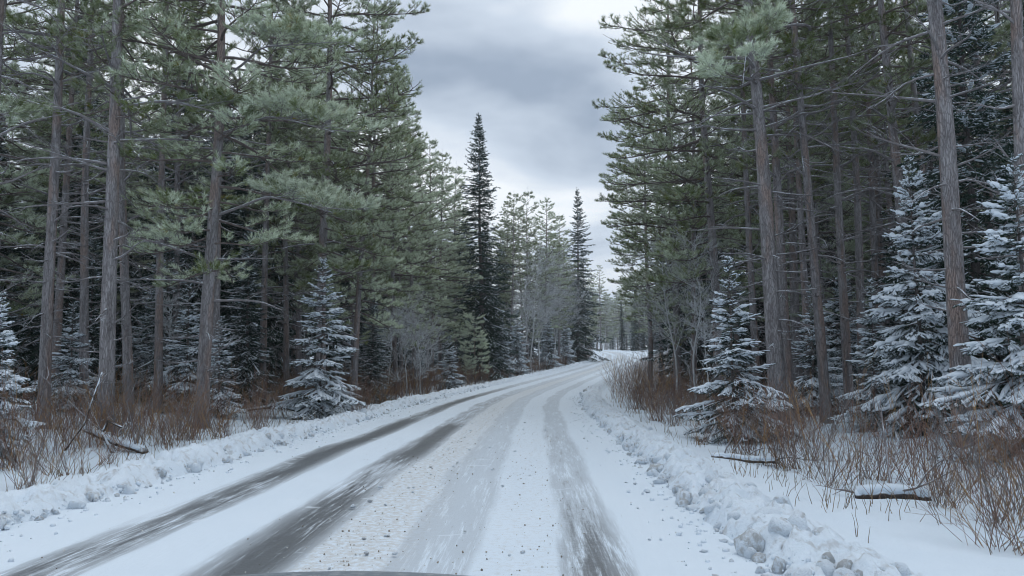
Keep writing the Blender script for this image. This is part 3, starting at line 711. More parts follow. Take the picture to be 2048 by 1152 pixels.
Y = [make_spruce(51, 5.0, 1.45, 0.10, 0.05, 0.28, 6, 0.10, 0.95, 0.042, 0.14, blade=(0.04, 0.010, 0.032)),
     make_spruce(52, 4.4, 1.25, 0.09, 0.05, 0.27, 6, 0.095, 0.95, 0.042, 0.16, blade=(0.038, 0.0095, 0.027)),
     make_spruce(53, 6.0, 1.9, 0.13, 0.04, 0.33, 6, 0.115, 1.0, 0.062, 0.16, blade=(0.045, 0.012, 0.042), droop=0.42)]
BT = [make_bare(61, 9.5, 0.13, M_FROST), make_bare(62, 8.5, 0.11, M_FROST, spread=0.62), make_bare(63, 4.2, 0.06, M_FROST, spread=0.6, n1=20, start=0.12, twig_r=0.0062),
      make_bare(65, 10, 0.15, M_FROST, spread=0.62, n1=32, start=0.16, twig_r=0.0078)]
BI = make_bare(64, 12, 0.16, M_BIRCH, M_FROST, spread=0.35, n1=20, start=0.45)

rgp = random.Random(4)
placed = []
def pine_at(xb, yb, xt, yt, d, wpx, proto, label, az=None, smin=0.7, smax=1.35, sz=1.0):
    a, b = P(xb, yb, d), P(xt, yt, d); ax = nrm(b - a); z0 = float(prof(d)); base = a + ax * ((z0 - a[2]) / ax[2]); base[2] = gz(base[0], base[1])
    s = min(max(0.84 * wpx * d / FPX / proto['dbh'], smin), smax); placed.append((base[0], base[1]))
    return plant(proto, 'pine_tree', base, label, 'pine tree', 'pine trees along the road', rgp.random() * 6.28 if az is None else az, ax, s, sz, d < 25)
def stand(proto, name, x, d, label, cat, group, height=None, az=None, sxy=None, off=None):
    X = P(x, HORIZON, d)[0]; z = gz(X, d); sz = (height / proto['H']) if height else 1.0; placed.append((X, d))
    return plant(proto, name, (X, d, z), label, cat, group, rgp.random() * 6.28 if az is None else az, None, sxy or sz, sz)

# pines the photograph shows one by one: base pixel, upper pixel, metres away, trunk width in pixels
FORE = [
 (-14, 700, 6, 100, 18.5, 26, F[1], 'pine trunk cut off by the left edge of the picture'),
 (92, 700, 115, 40, 19.5, 27, F[0], 'tall straight grey pine nearest the left edge, standing in brown brush'),
 (214, 760, 234, 40, 19.0, 36, F[2], 'thick grey pine trunk on the left, front one of a close pair'),
 (257, 760, 250, 40, 22.5, 23, F[1], 'reddish pine trunk just right of and behind the thick left trunk'),
 (411, 700, 438, 200, 21.0, 31, E[0], 'leaning pine on the left with snow dusted boughs reaching over to the right'),
 (432, 650, 440, 300, 27.0, 15, F[0], 'slim dark pine trunk directly behind the leaning left pine'),
 (118, 600, 148, 120, 27.0, 20, F[2], 'slimmer pine behind the straight grey pine at far left'),
 (644, 500, 646, 250, 30.0, 19, E[3], 'pine behind the left snowy spruce, its crown against the sky'),
 (714, 650, 728, 350, 33.0, 15, E[2], 'slender slightly bent pine between the snowy spruce and the small bare trees'),
 (574, 600, 576, 400, 34.0, 14, E[0], 'thin pine left of the roadside snowy spruce'),
 (742, 640, 745, 350, 38.0, 13, E[1], 'thin pine just right of the slender bent left pine'),
 (792, 640, 790, 300, 44.0, 13, E[2], 'light green frosted pine whose crown overhangs the left verge'),
 (826, 600, 822, 350, 52.0, 12, E[2], 'pale pine with a low frosted crown left of the tall dark spruce'),
 (862, 620, 860, 350, 60.0, 11, E[2], 'pale green pine touching the left side of the tall dark spruce'),
 (800, 620, 797, 350, 57.0, 11, E[1], 'pine with pointed top standing behind the pale pines on the left'),
 (1549, 690, 1508, 60, 21.5, 40, F[0], 'thick grey pine trunk right of the road, left one of a close pair'),
 (1572, 690, 1545, 250, 23.0, 25, F[2], 'thinner pine trunk growing beside the thick right-hand trunk'),
 (1645, 720, 1604, 180, 22.0, 24, F[1], 'curving slim pine second along from the thick right-hand pair'),
 (1692, 690, 1652, 30, 24.0, 22, F[0], 'slim straight pine third along from the thick right-hand pair'),
 (1752, 600, 1732, 100, 27.0, 18, F[2], 'thin dark pine, left of two close together behind the snowy spruces'),
 (1768, 560, 1745, 100, 28.5, 20, F[1], 'thin dark pine, right of two close together behind the snowy spruces'),
 (1812, 520, 1766, 40, 22.0, 29, F[2], 'pine behind the snow laden spruce with a long bare snowy branch'),
 (1925, 800, 1862, 60, 15.5, 46, F[1], 'big brown pine trunk in front on the right, among snow laden spruces'),
 (2062, 760, 2032, 100, 14.5, 34, F[0], 'pine trunk cut off by the right edge of the picture'),
 (1428, 560, 1412, 200, 31.0, 17, E[3], 'reddish pine whose green crown hangs over the right verge'),
 (1352, 640, 1346, 300, 40.0, 14, E[3], 'dark pine on the right bend with a crown reaching out over the road'),
 (1384, 640, 1376, 300, 37.0, 15, E[2], 'dark pine one step nearer than the one on the right bend'),
 (1300, 650, 1298, 350, 54.0, 12, E[1], 'farther dark pine beside the road at the start of the bend'),
 (1322, 650, 1320, 350, 62.0, 12, E[0], 'far dark pine just inside the right-hand bend'),
 (1470, 560, 1458, 200, 40.0, 13, E[0], 'thin pine deep behind the right snowy young spruce'),
 (1612, 640, 1588, 120, 27.0, 14, F[2], 'very slim pine between the thick right-hand pair and the curving pine'),
 (1718, 620, 1690, 80, 26.0, 15, F[1], 'very slim pine between the third slim pine and the two close thin pines'),
 (1790, 560, 1752, 60, 30.0, 15, F[0], 'slim dim pine right of the two close thin pines'),
 (1862, 520, 1818, 40, 24.0, 19, F[2], 'slim pine left of the big brown trunk, behind the broad snowy spruce'),
 (1990, 560, 1945, 60, 21.0, 20, F[0], 'slim pine between the big brown trunk and the right edge'),
 (1508, 600, 1490, 150, 29.0, 13, F[1], 'very slim pine just left of the thick right-hand pair'),
 (318, 640, 326, 120, 26.0, 15, F[0], 'slim dim pine between the left pair and the leaning pine'),
 (352, 620, 360, 150, 30.0, 13, F[2], 'very slim pine a little left of the leaning pine'),
 (170, 640, 182, 120, 25.0, 15, F[1], 'slim pine between the straight far left pine and the thick left trunk'),
 (528, 600, 534, 250, 31.0, 13, F[0], 'very slim pine right of the dark left spruce'),
 (598, 600, 601, 300, 36.0, 13, F[2], 'thin pine close behind the roadside snowy spruce'),
 (1585, 560, 1566, 200, 38.0, 14, E[2], 'thin pine far back between the thick right-hand pair and the slim pines'),
]
SIDE = {24: math.pi * 1.05, 25: math.pi * 0.95, 7: 0.1}
FORE_OBJ = [pine_at(xb, yb, xt, yt, d, w, pr, lb, SIDE.get(i), 0.95 if i in SIDE else 0.7) for i, (xb, yb, xt, yt, d, w, pr, lb) in enumerate(FORE)]

# far pines and spruces whose tops stand against the sky
for x, d, h, pr, lb in [
    (880, 66, 20.5, E[0], 'pointed green pine with its top left of the tall dark spruce'),
    (912, 74, 21.0, E[2], 'narrow pine top just left of the tall dark spruce'),
    (1022, 84, 20.5, E[1], 'first pine top right of the tall dark spruce'),
    (1056, 88, 21.5, E[2], 'second pine top right of the tall dark spruce, the highest of its cluster'),
    (1092, 93, 21.5, E[0], 'third pine top right of the tall dark spruce'),
    (1118, 100, 20.5, E[1], 'pine just left of the slim far spruce'),
    (1172, 122, 16.5, E[2], 'low pine right of the slim far spruce where the road turns')]:
    stand(pr, 'pine_tree', x, d, lb, 'pine tree', 'far pines with tops against the sky', h, sxy=0.85)
stand(T[0], 'spruce_tree', 958, 66, 'tall dark pointed spruce rising above all others in the middle', 'spruce tree', None, 24.2, sxy=1.5)
stand(T[0], 'spruce_tree', 1155, 112, 'slim far spruce with a pointed top right of the middle', 'spruce tree', None, 26.5, sxy=1.5)

# spruces
GS = 'snowy young spruces'
for x, d, h, pr, lb, sx in [
    (640, 25.5, 5.4, Y[0], 'snow covered spruce in brown brush, the largest young one left of the road', 1.22),
    (492, 30, 7.6, T[1], 'dark spruce between the leaning left pine and the roadside snowy spruce', 0.52),
    (372, 27, 4.9, Y[1], 'snowy young spruce left of the leaning pine', 1.05),
    (440, 25, 3.4, Y[0], 'low snowy spruce right beside the foot of the leaning pine', 0.75),
    (335, 30, 8.2, T[1], 'dark spruce between the left pair and the leaning pine', 0.55),
    (180, 29, 7.0, T[1], 'dark spruce just left of the thick left trunk', 0.5),
    (742, 35, 5.0, T[1], 'dim green spruce right of the slender bent left pine', 0.42),
    (899, 48.5, 3.6, Y[1], 'smallest snowy spruce in the left brush, standing alone before the pale pine', 0.95),
    (1034, 74, 6.4, Y[0], 'snowy spruce right of the pale young pine', 1.25),
    (1004, 68, 5.8, Y[1], 'snowy spruce half hidden behind the pale young pine', 1.25),
    (1098, 90, 6.8, Y[0], 'dark snowy spruce below the grey bare trees, left one of two', 1.3),
    (1131, 103, 7.0, Y[1], 'dark snowy spruce below the grey bare trees, right one of two', 1.4),
    (-10, 13.5, 3.0, Y[2], 'snow laden spruce at the left edge of the picture', 0.5),
    (300, 31, 4.6, Y[0], 'snowy spruce in shade between the left pair and the leaning pine', 1.0),
    (140, 25, 3.6, Y[1], 'low snowy spruce behind the straight grey pine at far left', 1.0),
    (1466, 17.5, 4.35, Y[1], 'snow laden young spruce with a thin bare spike beside the right verge', 1.12),
    (1840, 17.5, 6.6, Y[2], 'broad snow laden spruce left of the big brown right trunk', 0.95),
    (1745, 19.5, 3.9, Y[0], 'snowy spruce at the left skirt of the broad right one', 0.82),
    (2052, 13.2, 5.4, Y[2], 'heavily snow laden spruce at the right edge of the picture', 1.0),
    (1625, 26, 4.4, Y[0], 'frosty spruce behind the slim pines right of the thick pair', 1.05),
    (1690, 29, 5.6, Y[1], 'taller frosty spruce in shade behind the slim right pines', 1.2),
    (1955, 20.5, 15.5, T[1], 'tall dark snow laden spruce behind the big brown right trunk', 1.0),
    (1900, 26, 13, T[1], 'tall spruce in shade behind the broad right snowy spruce', 1.0)]:
    stand(pr, 'spruce_tree', x, d, lb, 'spruce tree', GS, h, sxy=sx)
stand(YP, 'young_pine_tree', 951, 58, 'pale frosted young pine standing alone in the left brush', 'pine tree', None, 5.2, sxy=1.2)

# bare frosted trees
for x, d, pr, h, lb in [
    (1040, 77, BT[3], 11.0, 'dense pale bare tree close behind the pale young pine'), (1078, 87, BT[3], 13.5, 'dense pale bare tree above the snowy spruces, left one'), (1106, 97, BT[3], 14.5, 'dense pale bare tree above the snowy spruces, middle one'),
    (1130, 106, BT[3], 14.5, 'dense pale bare tree above the snowy spruces, right one'), (1150, 115, BT[3], 13.5, 'dense pale bare tree nearest the road at the far bend'), (835, 45, BT[3], 6.5, 'dense pale bare tree behind the pale saplings on the left'),
    (1062, 82, BT[0], 14, 'grey bare frosted tree, first right of the tall dark spruce'), (1090, 91, BT[1], 14, 'grey bare frosted tree, second right of the tall dark spruce'),
    (1112, 96, BT[0], 15, 'grey bare frosted tree above the two dark snowy spruces'), (1138, 110, BT[1], 15, 'grey bare frosted tree, last before the road bends'),
    (815, 40, BT[2], 5.4, 'pale bare sapling left of the smallest snowy spruce'), (842, 42, BT[2], 5.0, 'pale bare sapling behind the smallest snowy spruce'),
    (775, 39, BT[2], 5.2, 'pale bare sapling right of the slender bent pine'), (345, 29, BT[2], 4.6, 'bare sapling among the shaded left spruces'),
    (1390, 30, BT[1], 7.5, 'bare branched tree in the brush on the right bend'), (1420, 26, BT[2], 4.4, 'bare sapling behind the right young spruce'), (1350, 34, BT[1], 8.0, 'bare frosted tree under the right overhanging pine crown')]:
    stand(pr, 'bare_tree', x, d, lb, 'bare tree', 'bare frosted trees', h)
for x, d, lb in [(1211, 178, 'white birch trunk far away where the road disappears, left one'), (1232, 186, 'white birch trunk far away above the road end, middle one'), (1262, 180, 'white birch trunk far away above the road end, right one')]:
    stand(BI, 'birch_tree', x, d, lb, 'birch tree', 'far birches beyond the bend')

# the forest behind
rf = np.random.default_rng(77)
def fill(n, gen, mind, choose):
    tries = 0; made = 0
    while made < n and tries < 20000:
        tries += 1; X, Yd = gen()
        if abs(X) > 0.72 * Yd + 4: continue
        o = road_off([X], [Yd])[0]
        if abs(o) < 8.5: continue
        if any((X - a) ** 2 + (Yd - b) ** 2 < mind ** 2 for a, b in placed): continue
        placed.append((X, Yd)); choose(X, Yd, o); made += 1
FILLED = []
def put(protos, name, cat, X, Yd, o, what, hs):
    pr = protos[int(rf.integers(len(protos)))]; s = rf.uniform(*hs)
    lean = nrm(np.array([rf.normal() * 0.02, rf.normal() * 0.02, 1.0]))
    t = plant(pr, name, (X, Yd, gz(X, Yd)), None, cat, None, rf.random() * 6.28, lean, s * rf.uniform(0.85, 1.1), s)
    FILLED.append((what, X, Yd, o, t))
def left(): 
    Yd = 16 + 125 * rf.random() ** 1.25; xc = np.interp(Yd, ROAD[:, 1], ROAD[:, 0]); return xc - (9.5 + 34 * rf.random() ** 1.2), Yd
def right():
    Yd = 15 + 125 * rf.random() ** 1.25; xc = np.interp(Yd, ROAD[:, 1], ROAD[:, 0]); return xc + (9.5 + 34 * rf.random() ** 1.2), Yd
def beyond():
    Yd = rf.uniform(168, 235); return rf.uniform(12, 52), Yd
def left_edge():
    Yd = rf.uniform(24, 62); xc = np.interp(Yd, ROAD[:, 1], ROAD[:, 0]); return xc - rf.uniform(13, 27), Yd
def right_edge():
    Yd = rf.uniform(26, 62); xc = np.interp(Yd, ROAD[:, 1], ROAD[:, 0]); return xc + rf.uniform(12, 26), Yd
for gen, side, ns, npn in ((left_edge, 'left', 26, 22), (right_edge, 'right', 16, 16)):
    fill(ns, gen, 2.4, lambda x, y, o: put(T, 'spruce_tree', 'spruce tree', x, y, o, 'dark spruce', (0.75, 1.1)))
    fill(npn, gen, 2.2, lambda x, y, o: put(E[:3], 'pine_tree', 'pine tree', x, y, o, 'bushy pine', (0.9, 1.1)))
for gen, side in ((left, 'left'), (right, 'right')):
    fill(38, gen, 2.9, lambda x, y, o: put(T, 'spruce_tree', 'spruce tree', x, y, o, 'dark spruce', (0.7, 1.05)))
    fill(46, gen, 2.3, lambda x, y, o: put([E[0], E[1], F[0], F[1], F[2]], 'pine_tree', 'pine tree', x, y, o, 'straight pine', (0.85, 1.05)))
    fill(24, gen, 1.8, lambda x, y, o: put(Y[:2], 'spruce_tree', 'spruce tree', x, y, o, 'small snowy spruce', (0.7, 1.2)) if y > 22 else None)
    fill(16, gen, 1.8, lambda x, y, o: put(BT, 'bare_tree', 'bare tree', x, y, o, 'bare grey tree', (0.7, 1.0)))
def beyond_near():
    return rf.uniform(14, 42), rf.uniform(192, 250)
fill(34, beyond_near, 1.9, lambda x, y, o: put([BT[0], BT[3]], 'bare_tree', 'bare tree', x, y, o, 'bare grey tree', (1.1, 1.6)))
fill(26, beyond_near, 1.9, lambda x, y, o: put([E[1], E[2]], 'pine_tree', 'pine tree', x, y, o, 'pale pine', (0.7, 0.9)))
def beyond_right():
    return rf.uniform(27, 60), rf.uniform(128, 190)
fill(16, beyond_right, 2.0, lambda x, y, o: put([E[1], E[2]], 'pine_tree', 'pine tree', x, y, o, 'bushy pine', (0.7, 0.9)))
fill(16, beyond_right, 2.0, lambda x, y, o: put(T, 'spruce_tree', 'spruce tree', x, y, o, 'dark spruce', (0.45, 0.75)))
fill(10, beyond_right, 1.8, lambda x, y, o: put([BT[0], BT[3]], 'bare_tree', 'bare tree', x, y, o, 'bare grey tree', (0.8, 1.1)))
fill(24, beyond, 2.6, lambda x, y, o: put([E[0], E[1], E[2], F[2]], 'pine_tree', 'pine tree', x, y, o, 'pale pine', (0.75, 1.0)))
fill(20, beyond, 2.4, lambda x, y, o: put(T, 'spruce_tree', 'spruce tree', x, y, o, 'dim spruce', (0.5, 0.85)))
fill(8, beyond, 2.0, lambda x, y, o: put(BT[:2], 'bare_tree', 'bare tree', x, y, o, 'bare grey tree', (0.9, 1.3)))
ANCHOR_L = [(0, 'the pine at the left edge'), (92, 'the straight far left pine'), (225, 'the close pair of left trunks'), (330, 'the shaded left spruces'), (415, 'the leaning left pine'), (500, 'the dark left spruce'), (640, 'the roadside snowy spruce'),
            (730, 'the slender bent left pine'), (820, 'the pale bare saplings'), (900, 'the smallest snowy spruce'), (958, 'the tall dark spruce'), (1035, 'the pale young pine'), (1100, 'the grey bare trees'), (1155, 'the slim far spruce')]
ANCHOR_R = [(1310, 'the farthest right bend pines'), (1360, 'the dark right bend pine'), (1430, 'the reddish right pine'), (1470, 'the right young spruce'), (1550, 'the thick right-hand trunk'), (1645, 'the curving slim right pine'), (1695, 'the straight slim right pine'),
            (1760, 'the two close thin right pines'), (1840, 'the broad right snowy spruce'), (1925, 'the big brown right trunk'), (2050, 'the pine at the right edge')]
ORD = 'first second third fourth fifth sixth seventh eighth ninth tenth eleventh twelfth thirteenth fourteenth fifteenth sixteenth seventeenth eighteenth nineteenth twentieth'.split()
NUM = 'one two three four five six seven eight nine ten eleven twelve thirteen fourteen fifteen sixteen seventeen eighteen nineteen twenty'.split()
def ordw(i): return ORD[i] if i < 20 else f'{i + 1}th'
def numw(i): return NUM[i - 1] if i <= 20 else str(i)
fam = {}
for what, X, Yd, o, t in FILLED:
    px = 1024 + FPX * X / Yd
    if Yd > 150: key = (what, 'beyond')
    else: key = (what, min(ANCHOR_L if o < 0 else ANCHOR_R, key=lambda a: abs(a[0] - px))[1])
    fam.setdefault(key, []).append((px if key[1] == 'beyond' else Yd, t))
for (what, anchor), ts in fam.items():
    for i, (_, t) in enumerate(sorted(ts, key=lambda q: q[0])):
        if anchor == 'beyond': t['label'] = f'{what} beyond the far road bend, {ordw(i)} from the left of {numw(len(ts))}'
        elif len(ts) == 1: t['label'] = f'{what} in the dim forest behind {anchor}'
        else: t['label'] = f'{what} behind {anchor}, {ordw(i)} nearest of {numw(len(ts))}'
        t['group'] = f'{what}s of the forest beyond the bend' if anchor == 'beyond' else f'{what}s standing in the forest'

# ------------------------------------------------------------------ brush, shrubs, grass
def region(n, side, lo, hi, y0, y1, rg, pw=1.0):
    yy = y0 + (y1 - y0) * rg.random(n) ** pw; i = np.searchsorted(ROAD[:, 1], yy).clip(0, len(ROAD) - 1)
    i = np.array([int(k) for k in i]); o = lo + (hi - lo) * rg.random(n)
    return ROAD[i, 0] + side * R_N[i, 0] * o, ROAD[i, 1] + side * R_N[i, 1] * o
ROAD_FULL = ROAD; 
def brush(name, label, parts):
    g = Geo()
    for side, n, lo, hi, y0, y1, h0, h1, seed, pw, thr, tan in parts:
        rg = np.random.default_rng(seed); x, y = region(n, side, lo, hi, y0, y1, rg, pw)
        m = fbm(x * 0.55, y * 0.55, seed, 2); k = (m > thr + 0.05) & (np.abs(x) < 0.75 * y + 1.5); x, y, m = x[k], y[k], m[k]
        brush_stems(g, x, y, ground_z(x, y), rg.uniform(h0, h1, len(x)) * (0.25 + 1.75 * fbm(x * 0.3, y * 0.3, seed + 40, 3)), rg, r0=0.0062 if y0 < 30 else 0.010, tan=tan, side=3 if y0 < 30 else 2)
    tag(link(name, g.mesh(name, M_TWIG)), label, 'brush', kind='stuff')
ROAD_N = np.searchsorted(ROAD[:, 1], 150)
ROAD_B = ROAD[:ROAD_N]
brush('roadside_brush', 'bare reddish brown brush along the left forest edge', [
    (-1, 3300, 6.6, 12.0, 15, 60, 0.7, 1.45, 101, 1.1, 0.37, 0.3), (-1, 4800, 4.9, 9.5, 32, 140, 0.8, 1.5, 102, 1.3, 0.26, 0.25), (-1, 620, 5.4, 8.5, 9, 18, 0.4, 1.0, 103, 1.0, 0.45, 0.3)])
brush('roadside_brush', 'bare reddish brown brush along the right forest edge', [
    (1, 2500, 6.0, 12.0, 9.5, 45, 0.5, 1.3, 111, 1.1, 0.37, 0.18), (1, 2300, 5.0, 10.0, 26, 130, 0.9, 1.8, 112, 1.3, 0.30, 0.3)])
rg = np.random.default_rng(9)
g = Geo()
for side, n, lo, hi, y0, y1 in ((-1, 2600, 4.9, 8.0, 8, 50), (1, 1900, 4.7, 8.0, 7, 40)):
    x, y = region(n, side, lo, hi, y0, y1, rg, 1.2); k = fbm(x * 0.8, y * 0.8, 7, 2) > 0.5; x, y = x[k], y[k]; z = ground_z(x, y)
    m = len(x); d = nrm(np.stack([rg.normal(size=m) * 0.3, rg.normal(size=m) * 0.3, np.ones(m)], 1))
    c = np.array((0.30, 0.22, 0.135)) * rg.uniform(0.5, 1.1, (m, 1)); tubes(g, polyline(np.stack([x, y, z - 0.03], 1), d, rg.uniform(0.15, 0.5, m), 4, rg, 0.1, -0.2), np.linspace(0.0045, 0.0015, 4)[None] * np.ones((m, 1)), 3, c)
tag(link('dry_grass', g.mesh('dry_grass', M_TWIG)), 'dry tan grass stems poking out of the verge snow', 'grass', kind='stuff')

SH = [make_shrub(201, 1.25, 40, 0.5, lean=0.42, r0=0.0045), make_shrub(202, 1.1, 30, 0.6, lean=0.55, r0=0.0045), make_shrub(203, 1.6, 60, 0.7, lean=0.3, r0=0.005), make_shrub(204, 0.9, 24, 0.4, lean=0.6, r0=0.005)]
for x, d, s, k, lb in [
    (1955, 7.3, 0.75, 1, 'low spreading shrub nearest the lower right corner'), (2035, 7.0, 0.9, 3, 'sparse shrub cut by the lower right corner'), (1870, 8.9, 0.7, 0, 'thin shrub between the snow covered log and the lower right corner'),
    (1985, 8.2, 0.95, 0, 'loose bare shrub in snow at the lower right edge'), (2075, 8.8, 1.2, 2, 'tall bare shrub cut off by the lower right edge'),
    (1885, 10.5, 0.7, 3, 'small twiggy shrub behind the snow covered log'), (1650, 11.0, 0.8, 1, 'spreading bare shrub left of the snow covered log'),
    (1740, 11.6, 0.9, 0, 'bare shrub just behind the snow covered log'), (1560, 13.0, 0.95, 2, 'brown shrub in front of the right young spruce'),
    (1480, 14.8, 1.0, 2, 'dense brown shrub at the foot of the right young spruce'), (1400, 16.5, 0.8, 3, 'low shrub on the right verge left of the young spruce'),
    (1620, 14.0, 1.0, 0, 'brown shrub right of the young spruce'), (1960, 11.5, 1.0, 1, 'sprawling shrub in front of the right edge spruce'),
    (1310, 24.0, 0.95, 2, 'tan shrub nearest the road on the right bend'), (1280, 31.0, 1.0, 2, 'leading shrub of the brown thicket on the right bend'),
    (1345, 21.0, 0.9, 0, 'brown shrub between the right bend thicket and the young spruce'),
    (70, 11.0, 0.85, 0, 'bare shrub in snow at the lower left edge'), (150, 12.2, 0.95, 1, 'spreading bare shrub beside the left bank'),
    (220, 13.0, 0.75, 3, 'small bare shrub in front of the fallen branches on the left'), (20, 12.5, 1.1, 2, 'tall shrub at the left edge below the snowy spruce'),
    (380, 17.0, 1.0, 2, 'brown shrub in front of the leaning pine'), (450, 18.0, 1.0, 0, 'brown shrub right of the leaning pine'),
    (520, 20.0, 0.9, 2, 'brown shrub left of the roadside snowy spruce'), (330, 16.0, 0.8, 1, 'sparse shrub right of the fallen branches'),
    (720, 25.0, 0.9, 2, 'brown shrub right of the roadside snowy spruce')]:
    X = P(x, HORIZON, d)[0]; o = link('shrub', SH[k], None, (X, d, gz(X, d))); o.scale = (s, s, s); o.rotation_euler = (0, 0, rgp.random() * 6.28)
    tag(o, lb, 'shrub', 'bare roadside shrubs')

# ------------------------------------------------------------------ fallen wood
def log(pts, r, label, name='fallen_log', sides=10, twigs=0, seed=0, snow=None, cat='log'):
    rg = np.random.default_rng(seed); pts = np.array(pts, float); n = 24; p, _ = sample(pts, np.linspace(0, 1, n)); p += rg.normal(size=p.shape) * r * 0.06
    root = bpy.data.objects.new(name, None); COL.objects.link(root); root.location = pts[0]; p = p - pts[0]
    g = Geo(); tubes(g, p, r * np.linspace(1, 0.7, n) * (1 + 0.12 * (rg.random(n) - 0.5)), sides, cap=True); link('trunk', g.mesh('trunk', M_LOG, colours=False), root)
    if snow:
        g = Geo(); q = p[1:-1] if len(p) > 8 else p; rr = snow * (0.65 + 0.7 * fbm(np.arange(len(q)) * 0.45, np.zeros(len(q)), seed, 2)); rr[0] *= 0.3; rr[-1] *= 0.3
        tubes(g, q + [0, 0, r * 0.62], rr, 9, flat=0.62, cap=True); link('snow_cover', g.mesh('snow_cover', M_SNOW, colours=False), root)
    if twigs:
        g = Geo(); pp, tt = sample(p, rg.uniform(0.05, 0.98, twigs)); d = nrm(tt * 0.5 + nrm(rg.normal(size=tt.shape)) + [0, 0, 0.5])
        a = polyline(pp, d, rg.uniform(0.4, 1.3, twigs), 6, rg, 0.16, 0.1); tubes(g, a, np.linspace(r * 0.28, 0.004, 6)[None] * np.ones((twigs, 1)), 5)
        pp, tt = sample_many(a, 3, rg.uniform(0.3, 0.95, (twigs, 3))); b = polyline(pp, nrm(tt + nrm(rg.normal(size=tt.shape)) * 0.7), rg.uniform(0.15, 0.5, len(pp)), 4, rg, 0.15, 0.05); tubes(g, b, np.linspace(0.007, 0.003, 4)[None] * np.ones((len(pp), 1)), 3)
        link('branches', g.mesh('branches', M_BRANCH, colours=False), root)
    tag(root, label, cat, 'fallen wood in the snow'); return root
def gp(x, d, dz=0.0):
    X = P(x, HORIZON, d)[0]; return (X, d, gz(X, d) + dz)
log([gp(1695, 10.2, 0.05), gp(1765, 10.0, 0.10), gp(1845, 9.8, 0.13)], 0.085, 'snow covered log with a dark cut end lying in the lower right brush', seed=3, snow=0.11, twigs=4)
log([gp(1420, 13.6, 0.03), gp(1500, 13.2, 0.06), gp(1545, 13.0, 0.10)], 0.06, 'thin snowy log below the brown shrub on the right verge', seed=4, snow=0.06, twigs=5)
log([gp(180, 16.5, 0.25), gp(240, 15.6, 0.15), gp(300, 15.0, 0.05)], 0.08, 'snow covered log among the fallen branches on the left', seed=5, snow=0.085, twigs=7)
log([gp(140, 15.6, 0.0), gp(175, 15.6, 0.5), gp(190, 15.7, 1.0), gp(205, 15.8, 1.55)], 0.022, 'crooked pale dead branch standing up by the thick left trunk', 'dead_branch', 7, 5, 6, cat='branch')
log([gp(235, 15.2, 0.0), gp(212, 15.2, 0.35), gp(222, 15.2, 0.62), gp(250, 15.2, 0.5)], 0.03, 'pale hooked dead branch arching over the left snowy log', 'dead_branch', 7, 3, 7, cat='branch')
log([gp(500, 26, 0.3), gp(560, 26, 0.35), gp(620, 25.5, 0.2)], 0.07, 'dark fallen trunk lying low in the left brush', seed=8, snow=0.05)

# ------------------------------------------------------------------ boughs that hang into view, parts of their pines
def bough(tree, start, end, seed, n=5, frost=0.6):
    rg = np.random.default_rng(seed); gl, gn, tuf = Geo(), Geo(), []; a, b = np.array(start, float), np.array(end, float); v = b - a; L = np.linalg.norm(v)
    t = np.linspace(0, 1, 10); pl = a + v * t[:, None] + np.array([0, 0, 1]) * (0.10 * L * np.sin(t * math.pi))[:, None] + np.array([1, 0, 0]) * (0.04 * L * np.sin(t * 7))[:, None]
    tubes(gl, pl, np.linspace(0.045, 0.012, 10), 6); az = math.atan2(v[1], v[0])
    for k in range(n):
        p, _ = sample(pl, np.array([0.5 + 0.5 * (k + 0.5) / n])); live_branch(p[0], az + (1 if k % 2 else -1) * rg.uniform(0.3, 1.0), rg.uniform(0.8, 1.5), rg.uniform(-0.05, 0.3), rg, gl, tuf, 1.5, 0.014, 0.1)
    p, d, l = (np.concatenate([t_[i] for t_ in tuf]) for i in range(3)); blades(gn, p, d, 22, 0.135, 0.013, 0.35, 1.15, l, rg, pine_colour(frost, rg))
    inv = (Matrix.LocRotScale(tree.location, tree.rotation_euler, tree.scale)).inverted()
    for nm, gg, mt, sm in (('bough', gl, M_BRANCH, True), ('bough_needles', gn, M_NEEDLE, False)):
        o = link(nm, gg.mesh(nm, mt, sm, colours=(nm != 'bough')), tree if nm == 'bough' else bo)
        if nm == 'bough': bo = o; o.matrix_parent_inverse = inv
bough(FORE_OBJ[17], P(1620, 60, 21.8), P(1470, 170, 17.0), 301, 9, 0.62)
bough(FORE_OBJ[0], P(-60, 230, 17.5), P(2, 280, 15.5), 302, 3, 0.5)
bough(FORE_OBJ[4], P(436, 430, 21.0), P(655, 425, 18.5), 303, 9, 0.8)
bough(FORE_OBJ[4], P(436, 270, 21.0), P(660, 265, 18.5), 304, 10, 0.75)
bough(FORE_OBJ[4], P(440, 160, 21.0), P(600, 90, 19.0), 305, 8, 0.5)
bough(FORE_OBJ[2], P(240, 215, 19.0), P(430, 225, 19.5), 306, 4, 0.3)

